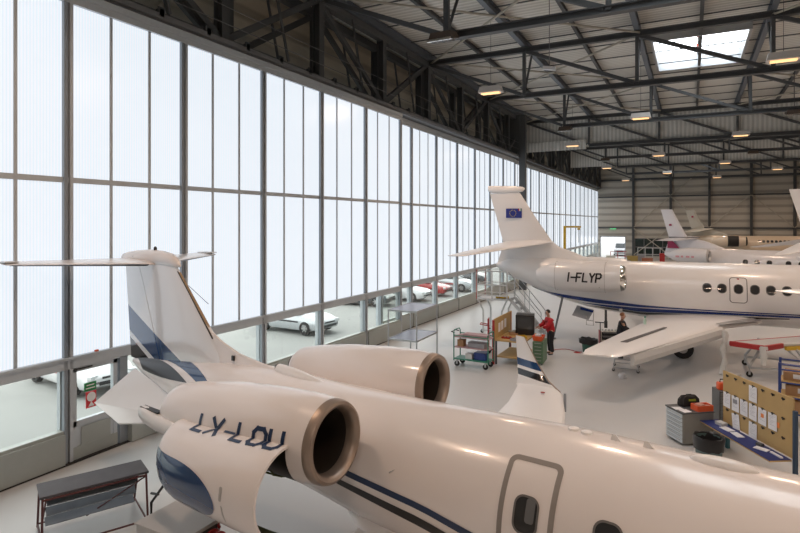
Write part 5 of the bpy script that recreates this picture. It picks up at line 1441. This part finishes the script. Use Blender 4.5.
# ---- blue rack behind the notice board
t = obj_at('parts_rack', 'blue tube rack with cardboard boxes at the right edge', 'rack', 14.68, 17.5, math.radians(-8))
for sx in (-.62, .62):
    for sy in (-.35, .35): MB().bb((sx-.03, sy-.03, 0), (sx+.03, sy+.03, 1.62)).build('upright', 'blue_paint', t)
mb = MB()
for z in (1.45, 1.58): 
    for sy in (-.35, .35): mb.tube([(-.62, sy, z), (.62, sy, z)], .022, 8)
for z in (.35, .75, 1.12): 
    for sy in (-.35, .35): mb.tube([(-.62, sy, z), (.62, sy, z)], .02, 8)
mb.build('rail', 'blue_paint', t, True)
for z in (.37, .77, 1.14): MB().bb((-.6, -.35, z), (.6, .35, z+.02)).build('shelf', 'plywood', t)
A_ = math.radians(-8)
for k, (x, y, z, d) in enumerate(((-.28, 0, 1.16, (.5, .45, .22)), (.33, .02, 1.16, (.45, .45, .25)), (-.2, 0, .79, (.6, .5, .26)), (.38, 0, .79, (.4, .5, .22)), (-.05, 0, .39, (.7, .5, .28)))):
    q = obj_at('carton', 'brown cardboard carton in the blue rack, %s' % ['left on the top shelf', 'right on the top shelf', 'left on the middle shelf', 'right on the middle shelf', 'on the bottom shelf'][k], 'box', 14.68+x*math.cos(A_)-y*math.sin(A_), 17.5+x*math.sin(A_)+y*math.cos(A_), A_+.04*(k-2), z, 'cartons in the blue rack')
    MB().bb((-d[0]/2, -d[1]/2, 0), (d[0]/2, d[1]/2, d[2])).build('carton_body', 'cardboard', q, bevel=.006)
    MB().bb((-.04, -d[1]/2-.003, d[2]*.3), (d[0]*.3, -d[1]/2, d[2]*.8)).build('pale_label', 'paper', q); MB().bb((-d[0]/2, -.025, d[2]), (d[0]/2, .025, d[2]+.002)).build('tape', 'box_pink', q)
# ---- removed control surface on a wheeled stand
t = obj_at('wing_stand', 'wheeled silver stand carrying a grey wing panel with red padded edges', 'stand', 14.55, 23.1)
pl = [(-1.38, -1.10), (-.41, -1.45), (.15, -.70), (1.75, .55), (1.1, 1.3)]
pan = MB().prism([(x, y, 1.08) for x, y in pl], (0, 0, .10)).build('wing_panel', mat('panel_grey', (0.55, 0.55, 0.54), 0.3), t, bevel=.03)
mb = MB(); P_ = [(x, y, 1.12) for x, y in pl]
mb.bar(P_[0], P_[1], .10, .17); mb.bar(P_[1], P_[2], .10, .17); mb.bar(P_[4], P_[0], .08, .14); mb.build('padded_edge', 'red_paint', t, bevel=.02)
mb = MB()
for (x, y) in ((-.8, -.9), (-.8, .9), (1.0, -.6), (1.0, .9)): mb.tube([(x, y, .14), (x, y, .35), (x*.5, y*.6, 1.08)], .04, 8)
mb.tube([(-.8, -.9, .32), (1.0, -.6, .32)], .035, 8); mb.tube([(-.8, .9, .32), (1.0, .9, .32)], .035, 8); mb.tube([(-.8, -.9, .32), (-.8, .9, .32)], .035, 8); mb.tube([(1.0, -.6, .32), (1.0, .9, .32)], .035, 8); mb.tube([(1.0, -.6, .32), (.2, -.5, 1.08)], .04, 8)
mb.build('stand_frame', 'galvanised', t, True); casters(t, [(-.8, -.9), (-.8, .9), (1.0, -.6), (1.0, .9)], .10)
MB().bar((.25, -.62, 1.02), (1.7, .50, 1.02), .10, .12).build('support_beam', 'yellow_paint', t)
mb = MB(); rnd = random.Random(8); rings = [[Vector((-.45+.13*(1-.4*f)*math.cos(2*PI*j/12)*(1+rnd.uniform(-.2, .2)), -1.40+.10*math.sin(2*PI*j/12), 1.18-.62*f)) for j in range(12)] for f in (0, .15, .3, .5, .75, 1)]
mb.loft(rings); mb.build('protective_wrap', 'drape_plastic', t, True)

# ---- equipment far back, seen above the striped jet's fuselage
def barrier(name, lab, x, y, L, h, m, rz=0.0):
    t = obj_at(name, lab, 'barrier', x, y, rz)
    mb = MB()
    for k in range(int(L/0.9)+1): mb.tube([(-L/2+k*0.9, 0, 0), (-L/2+k*0.9, 0, h)], .04, 8)
    mb.build('post', m, t)
    mb = MB()
    for z in (h, h*.55): mb.tube([(-L/2, 0, z), (L/2, 0, z)], .04, 8)
    mb.build('rail', m, t); MB().bb((-L/2, -.2, 0), (L/2, .2, .08)).build('foot', 'steel_dark', t)
barrier('safety_barrier', 'red safety barrier near the rear doorway, left end of the far clutter', 3.4, 80, 2.0, 1.4, 'red_paint')
barrier('safety_barrier', 'white railing below the dark glazed strip at the far end', 7.2, 81, 3.0, 1.9, 'white_steel')
def far_crate(lab, x, y, d, m, nm='equipment_case'):
    t = obj_at(nm, lab, 'case', x, y, .1)
    MB().bb((-d[0]/2, -d[1]/2, .1), (d[0]/2, d[1]/2, d[2]*.8)).build('case_body', m, t, bevel=.03); MB().bb((-d[0]/2-.02, -d[1]/2-.02, d[2]*.8), (d[0]/2+.02, d[1]/2+.02, d[2])).build('lid', m, t, bevel=.02); MB().bb((-d[0]/2+.1, -d[1]/2+.1, 0), (d[0]/2-.1, d[1]/2-.1, .1)).build('plinth', 'steel_dark', t)
far_crate('pale equipment case beside the red barrier at the far end', 2.6, 78.5, (1.1, .9, .9), 'cream_plastic')
far_crate('yellow equipment case below the dark glazed strip', 5.2, 79, (1.3, .9, .9), mat('dull_yellow', (0.34, 0.25, 0.07), 0.5) and 'dull_yellow')
far_crate('orange equipment case right of the yellow one', 7.0, 78.6, (1.3, .9, .7), mat('dull_orange', (0.32, 0.12, 0.06), 0.5) and 'dull_orange')
far_crate('red equipment case under the tail with the red flash', 8.7, 79.5, (.6, .6, 1.3), 'red_paint')
far_crate('grey equipment case between the yellow and orange ones', 6.1, 80.2, (.9, .8, 1.1), 'box_grey')

# ================================================================== CARS OUTSIDE
mat('car_white', (0.75, 0.76, 0.77), 0.2, 0, 0.8); mat('car_silver', (0.52, 0.55, 0.57), 0.25, 0.4, 0.6); mat('car_red', (0.42, 0.02, 0.02), 0.2, 0, 0.8); mat('car_dark', (0.05, 0.06, 0.07), 0.2, 0, 0.8)
mat('car_glass', (0.03, 0.04, 0.045), 0.08); mat('head_lamp', (0.75, 0.77, 0.78), 0.1, 0.3); mat('car_trim', (0.03, 0.03, 0.032), 0.5)
def car(lab, x, y, rz, paint, trim=None):
    """nose at local x = 0 pointing +x"""
    t = obj_at('parked_car', lab, 'car', x, y, rz)
    sec = [(0.0, .60, .35, .58), (-.12, .76, .26, .68), (-.5, .84, .22, .80), (-1.2, .87, .20, .92), (-2.0, .88, .20, .96), (-3.2, .88, .20, .98), (-3.9, .84, .24, .97), (-4.25, .74, .34, .92)]
    rings = []
    for sx, w, z0, z1 in sec:
        rings.append([Vector(p) for p in ((sx, -w*.92, z0), (sx, -w, z0+.12), (sx, -w, z1-.18), (sx, -w*.9, z1-.03), (sx, -w*.5, z1+.01), (sx, w*.5, z1+.01), (sx, w*.9, z1-.03), (sx, w, z1-.18), (sx, w, z0+.12), (sx, w*.92, z0))])
    b = MB().loft(rings).build('car_body', paint, t, True)
    rings = []
    for sx, w, z in ((-1.15, .74, .94), (-1.85, .66, 1.38), (-2.6, .66, 1.45), (-3.3, .64, 1.40), (-4.0, .70, .96)):
        rings.append([Vector(p) for p in ((sx, -.80 if z < 1 else -w-.10+.0, .93), (sx, -w, z-.02), (sx, -w*.8, z), (sx, w*.8, z), (sx, w, z-.02), (sx, .80 if z < 1 else w+.10, .93))])
    g = MB().loft(rings).build('car_glazing', 'car_glass', t, True)
    mb = MB(); rings = []
    for sx, w, z in ((-1.78, .665, 1.375), (-2.6, .675, 1.465), (-3.35, .655, 1.405)):
        rings.append([Vector(p) for p in ((sx, -w, z-.03), (sx, -w*.8, z+.012), (sx, w*.8, z+.012), (sx, w, z-.03))])
    mb.loft(rings); 
    for sy in (-1, 1):
        mb.bar((-1.15, sy*.755, .95), (-1.80, sy*.665, 1.37), .05, .05); mb.bar((-3.35, sy*.655, 1.38), (-4.0, sy*.72, .95), .07, .06); mb.bar((-2.5, sy*.80, .95), (-2.55, sy*.68, 1.44), .06, .03)
    mb.build('car_roof', paint, t)
    for sx in (-.82, -3.35):
        for sy in (-1, 1):
            w = MB().lathe([(.18, -.1), (.29, -.1), (.31, -.07), (.31, .07), (.29, .1), (.18, .1)], (sx, sy*.79, .31), 'y', 24).build('tyre', 'rubber', t, True)
            mb = MB(); mb.cyl((sx, sy*.84, .31), .06, .10, 'y', 12)
            for k in range(6):
                a = 2*PI*k/6; mb.bar((sx, sy*.87, .31), (sx+.19*math.cos(a), sy*.87, .31+.19*math.sin(a)), .05, .03, (0, 1, 0))
            mb.build('wheel_rim', 'aluminium', w)
    for sy in (-1, 1):
        MB().box((-.10, sy*.60, .60), (.16, .26, .13), Matrix.Rotation(sy*-.35, 3, 'Z')).build('headlight', 'head_lamp', t, bevel=.02)
        MB().box((-1.35, sy*.93, 1.0), (.12, .18, .12)).build('wing_mirror', paint, t, bevel=.03)
    mb = MB(); mb.bb((-.03, -.45, .36), (.015, .45, .46)); mb.bb((-.03, -.36, .54), (.012, .36, .60)); mb.build('grille', 'car_trim', t)
    if trim:
        mb = MB()
        for sy in (-1, 1): mb.bb((-3.0, sy*.885-.006, .55), (-1.2, sy*.885+.006, .62))
        mb.build('side_moulding', trim, t)
car('white parked car with a red side moulding, outside the person door', -3.55, 11.1, math.radians(-8), 'car_white', 'red_paint')
car('silver parked car with a dark door strip, alone behind the third door bay', -3.0, 21.75, math.radians(-4), 'car_silver', 'car_trim')
car('dark parked car just showing beyond the silver one', -4.6, 31.0, math.radians(4), 'car_dark')
car('white parked car between the dark one and the red one', -3.5, 33.95, 0, 'car_white')
car('red parked car behind the tall shelf stand', -3.3, 37.0, 0, 'car_red')
car('silver parked car beyond the red one, left of the access stairs', -2.6, 40.5, math.radians(3), 'car_silver', 'red_paint')
car('dark parked car further along the doors', -3.4, 46.0, 0, 'car_dark')
# van behind the rear doorway
t = obj_at('parked_van', 'white van standing outside the open rear doorway', 'van', 2.05, 94.2, math.radians(-90))
rings = []
for sx, w, z0, z1 in ((0.0, .80, .4, .95), (-.1, .92, .3, 1.05), (-.7, .95, .25, 1.25), (-1.3, .95, .25, 2.0), (-2.2, .95, .25, 2.1), (-5.0, .95, .25, 2.1)):
    rings.append([Vector(p) for p in ((sx, -w, z0), (sx, -w, z1*.75), (sx, -w*.85, z1), (sx, w*.85, z1), (sx, w, z1*.75), (sx, w, z0))])
MB().loft(rings).build('van_body', mat('van_paint', (0.42, 0.44, 0.47), 0.3, 0, 0.5), t, True)
MB().prism([(-.68, -.72, 1.30), (-.68, .72, 1.30), (-1.24, .66, 1.92), (-1.24, -.66, 1.92)], (.04, 0, .03)).build('windscreen', 'car_glass', t)
for sx in (-.9, -4.0):
    for sy in (-1, 1): MB().cyl((sx, sy*.88, .34), .34, .2, 'y', 20).build('tyre', 'rubber', t, True)
mb = MB(); mb.bb((-.06, -.5, .62), (.02, .5, .82)); mb.build('grille', 'car_trim', t)
for sy in (-1, 1): MB().bb((-.12, sy*.7-.14, .8), (.01, sy*.7+.14, 1.0)).build('headlight', 'head_lamp', t)

# ================================================================== PEOPLE
mat('skin', (0.52, 0.30, 0.21), 0.5); mat('hair_dark', (0.02, 0.014, 0.01), 0.6); mat('hair_ginger', (0.22, 0.09, 0.035), 0.6); mat('shirt_red', (0.45, 0.012, 0.022), 0.7); mat('cloth_black', (0.012, 0.013, 0.018), 0.8); mat('cloth_grey', (0.16, 0.17, 0.19), 0.8); mat('shoe', (0.02, 0.02, 0.02), 0.5); mat('eye_dark', (0.02, 0.02, 0.02), 0.3)
def skin(name, chains, m, parent, root=0, sub=2):
    """chains: lists of (point, radius); the first point of a later chain may be ('join', index)"""
    vs, rs, es = [], [], []
    for ch in chains:
        prev = None
        for p in ch:
            if isinstance(p, int): prev = p; continue
            vs.append(p[0]); rs.append(p[1])
            if prev is not None: es.append((prev, len(vs)-1))
            prev = len(vs)-1
    me = bpy.data.meshes.new(name); me.from_pydata([tuple(v) for v in vs], es, [])
    me.materials.append(MATS[m])
    o = bpy.data.objects.new(name, me); C.objects.link(o); o.parent = parent
    o.modifiers.new('skin', 'SKIN')
    sv = me.skin_vertices[0].data
    for i, r in enumerate(rs):
        r = r if isinstance(r, tuple) else (r, r)
        sv[i].radius = r; sv[i].use_root = (i == root)
    s_ = o.modifiers.new('smooth', 'SUBSURF'); s_.levels = sub; s_.render_levels = sub
    o.modifiers['skin'].use_smooth_shade = True
    return o
def person(lab, x, y, rz, lean, armL, armR, shirt, trousers, hair, look=0.25):
    """faces local +x; armL / armR: elbow and wrist positions"""
    t = obj_at('person', lab, 'person', x, y, rz)
    cl = lambda z: lean*max(0, (z-.9)/.6)          # forward lean of the trunk
    P = lambda x_, y_, z_: Vector((x_+cl(z_), y_, z_))
    pelv, waist, chest, neck = P(0, 0, .95), P(.01, 0, 1.10), P(.0, 0, 1.30), P(-.01, 0, 1.47)
    head0, head1 = P(.0, 0, 1.55), P(.03, 0, 1.68)
    shL, shR = P(0, .19, 1.40), P(0, -.19, 1.40)
    legs = []
    for sy in (1, -1): legs.append((Vector((0, sy*.10, .88)), Vector((.03, sy*.11, .50)), Vector((-.02, sy*.12, .09)), Vector((.13, sy*.135, .04))))
    trunk = [(pelv, (.12, .095)), (waist, (.11, .085)), (chest, (.13, .095)), (P(0, 0, 1.41), (.10, .075)), (neck, .055), (head0, .065), (P(.015, 0, 1.62), (.075, .092)), (P(.01, 0, 1.70), (.07, .088)), (P(.005, 0, 1.745), (.035, .045))]
    ch = [trunk]
    k = len(trunk)
    def arm(sh, el, wr, i0):
        d = (wr-el).normalized()
        return [3, (sh, .065), ((sh+el)/2, .052), (el, .043), ((el+wr)/2, .04), (wr, .028), (wr+d*.05, (.038, .02)), (wr+d*.09, (.036, .016))]
    a = arm(shL, armL[0], armL[1], 0); ch.append(a); b = arm(shR, armR[0], armR[1], 0); ch.append(b)
    for L in legs: ch.append([0, (L[0], .095), ((L[0]+L[1])/2, .08), (L[1], .06), ((L[1]*.6+L[2]*.4), .058), (L[2], .042), (L[3], (.045, .03))])
    body = skin('body', ch, 'skin', t)
    for el, wr, sy in ((armL[0], armL[1], 1), (armR[0], armR[1], -1)):
        d = (wr-el).normalized(); side = d.cross(Vector((0, 0, 1))).normalized()
        for j in range(4):
            o = wr+d*.085+side*(-.03+.02*j); ln = (.055, .068, .072, .058)[j]
            skin('finger', [[(o, .009), (o+d*ln*.5+Vector((0, 0, -.006)), .0085), (o+d*ln+Vector((0, 0, -.025)), .007)]], 'skin', body, 0, 1)
        o = wr+d*.03-side*sy*.03
        skin('thumb', [[(o, .011), (o-side*sy*.02+d*.03, .010), (o-side*sy*.02+d*.06+Vector((0, 0, -.015)), .008)]], 'skin', body, 0, 1)
    # face
    hc = P(.015, 0, 1.64)
    for sy in (-1, 1): MB().lathe([(.001, .006), (.009, .003), (.011, -.004)], (hc.x+.085, hc.y+sy*.032, hc.z+.015), 'x', 10).build('eye', 'eye_dark', body, True)
    skin('nose', [[(hc+Vector((.085, 0, .01)), .008), (hc+Vector((.11, 0, -.02)), .014)]], 'skin', body, 0, 1)
    MB().box(hc+Vector((.088, 0, -.055)), (.012, .05, .012)).build('mouth', mat('lips', (0.35, 0.13, 0.11), 0.5), body)
    for sy in (-1, 1): MB().box(hc+Vector((0, sy*.082, 0)), (.035, .018, .06)).build('ear', 'skin', body, bevel=.008)
    mb = MB(); rings = []
    for k in range(7):
        a_ = -.25+k*(PI/2+.25)/6.2; r = .098*math.cos(a_); z = .105*math.sin(a_)
        rings.append([hc+Vector((r*math.cos(2*PI*j/18)*1.02-.02+(-.03*math.cos(2*PI*j/18) if k < 3 and math.cos(2*PI*j/18) > .3 else 0), r*.92*math.sin(2*PI*j/18), .045+z)) for j in range(18)])
    mb.loft(rings, True, True); mb.build('hair', hair, body, True)
    # clothes
    g = .018
    tr = [(pelv+Vector((0, 0, .06)), (.155+g, .125+g)), (pelv, (.155+g, .13+g))]
    cs = [tr]
    for L in legs: cs.append([1, (L[0], .10+g), ((L[0]+L[1])/2, .085+g), (L[1], .07+g), ((L[1]*.5+L[2]*.5), .065+g), (L[2]+Vector((0, 0, .02)), .06+g)])
    skin('trousers', cs, trousers, t, 1); g = .034
    sh = [(pelv+Vector((.0, 0, -.09)), (.14+g, .12+g)), (pelv+Vector((.0, 0, .02)), (.165+g, .14+g)), (waist, (.15+g, .12+g)), (chest, (.17+g, .13+g)), (P(0, 0, 1.41), (.13+g, .10+g)), (neck-Vector((0, 0, .02)), .07)]
    cs = [sh]
    for s0, (el, wr) in ((shL, armL), (shR, armR)): cs.append([4, (s0, .075+g), ((s0+el)/2, .06+g), (el, .052+g), (el+(wr-el)*.45, .046+g), (el+(wr-el)*.8, .04+g)])
    skin('shirt', cs, shirt, t, 0)
    for L in legs: skin('shoe', [[(L[2]+Vector((-.03, 0, -.03)), (.05, .045)), (L[2]+Vector((.06, 0, -.04)), (.05, .04)), (L[3]+Vector((.04, 0, 0)), (.045, .035))]], 'shoe', t, 0, 1)
    return t
V3 = Vector
person('person with dark hair in a red long-sleeved shirt and black trousers, working at the bench', 7.08, 22.4, math.radians(215), .10, (V3((.22, .26, 1.16)), V3((.47, .18, 1.10))), (V3((.22, -.26, 1.16)), V3((.46, -.16, 1.08))), 'shirt_red', 'cloth_black', 'hair_dark')
person('person with short ginger hair in a black top, standing behind the striped jet\'s wing', 9.62, 22.9, math.radians(12), .05, (V3((.14, .27, 1.17)), V3((.38, .20, 1.06))), (V3((.14, -.27, 1.16)), V3((.38, -.18, 1.05))), 'cloth_black', 'cloth_grey', 'hair_ginger')
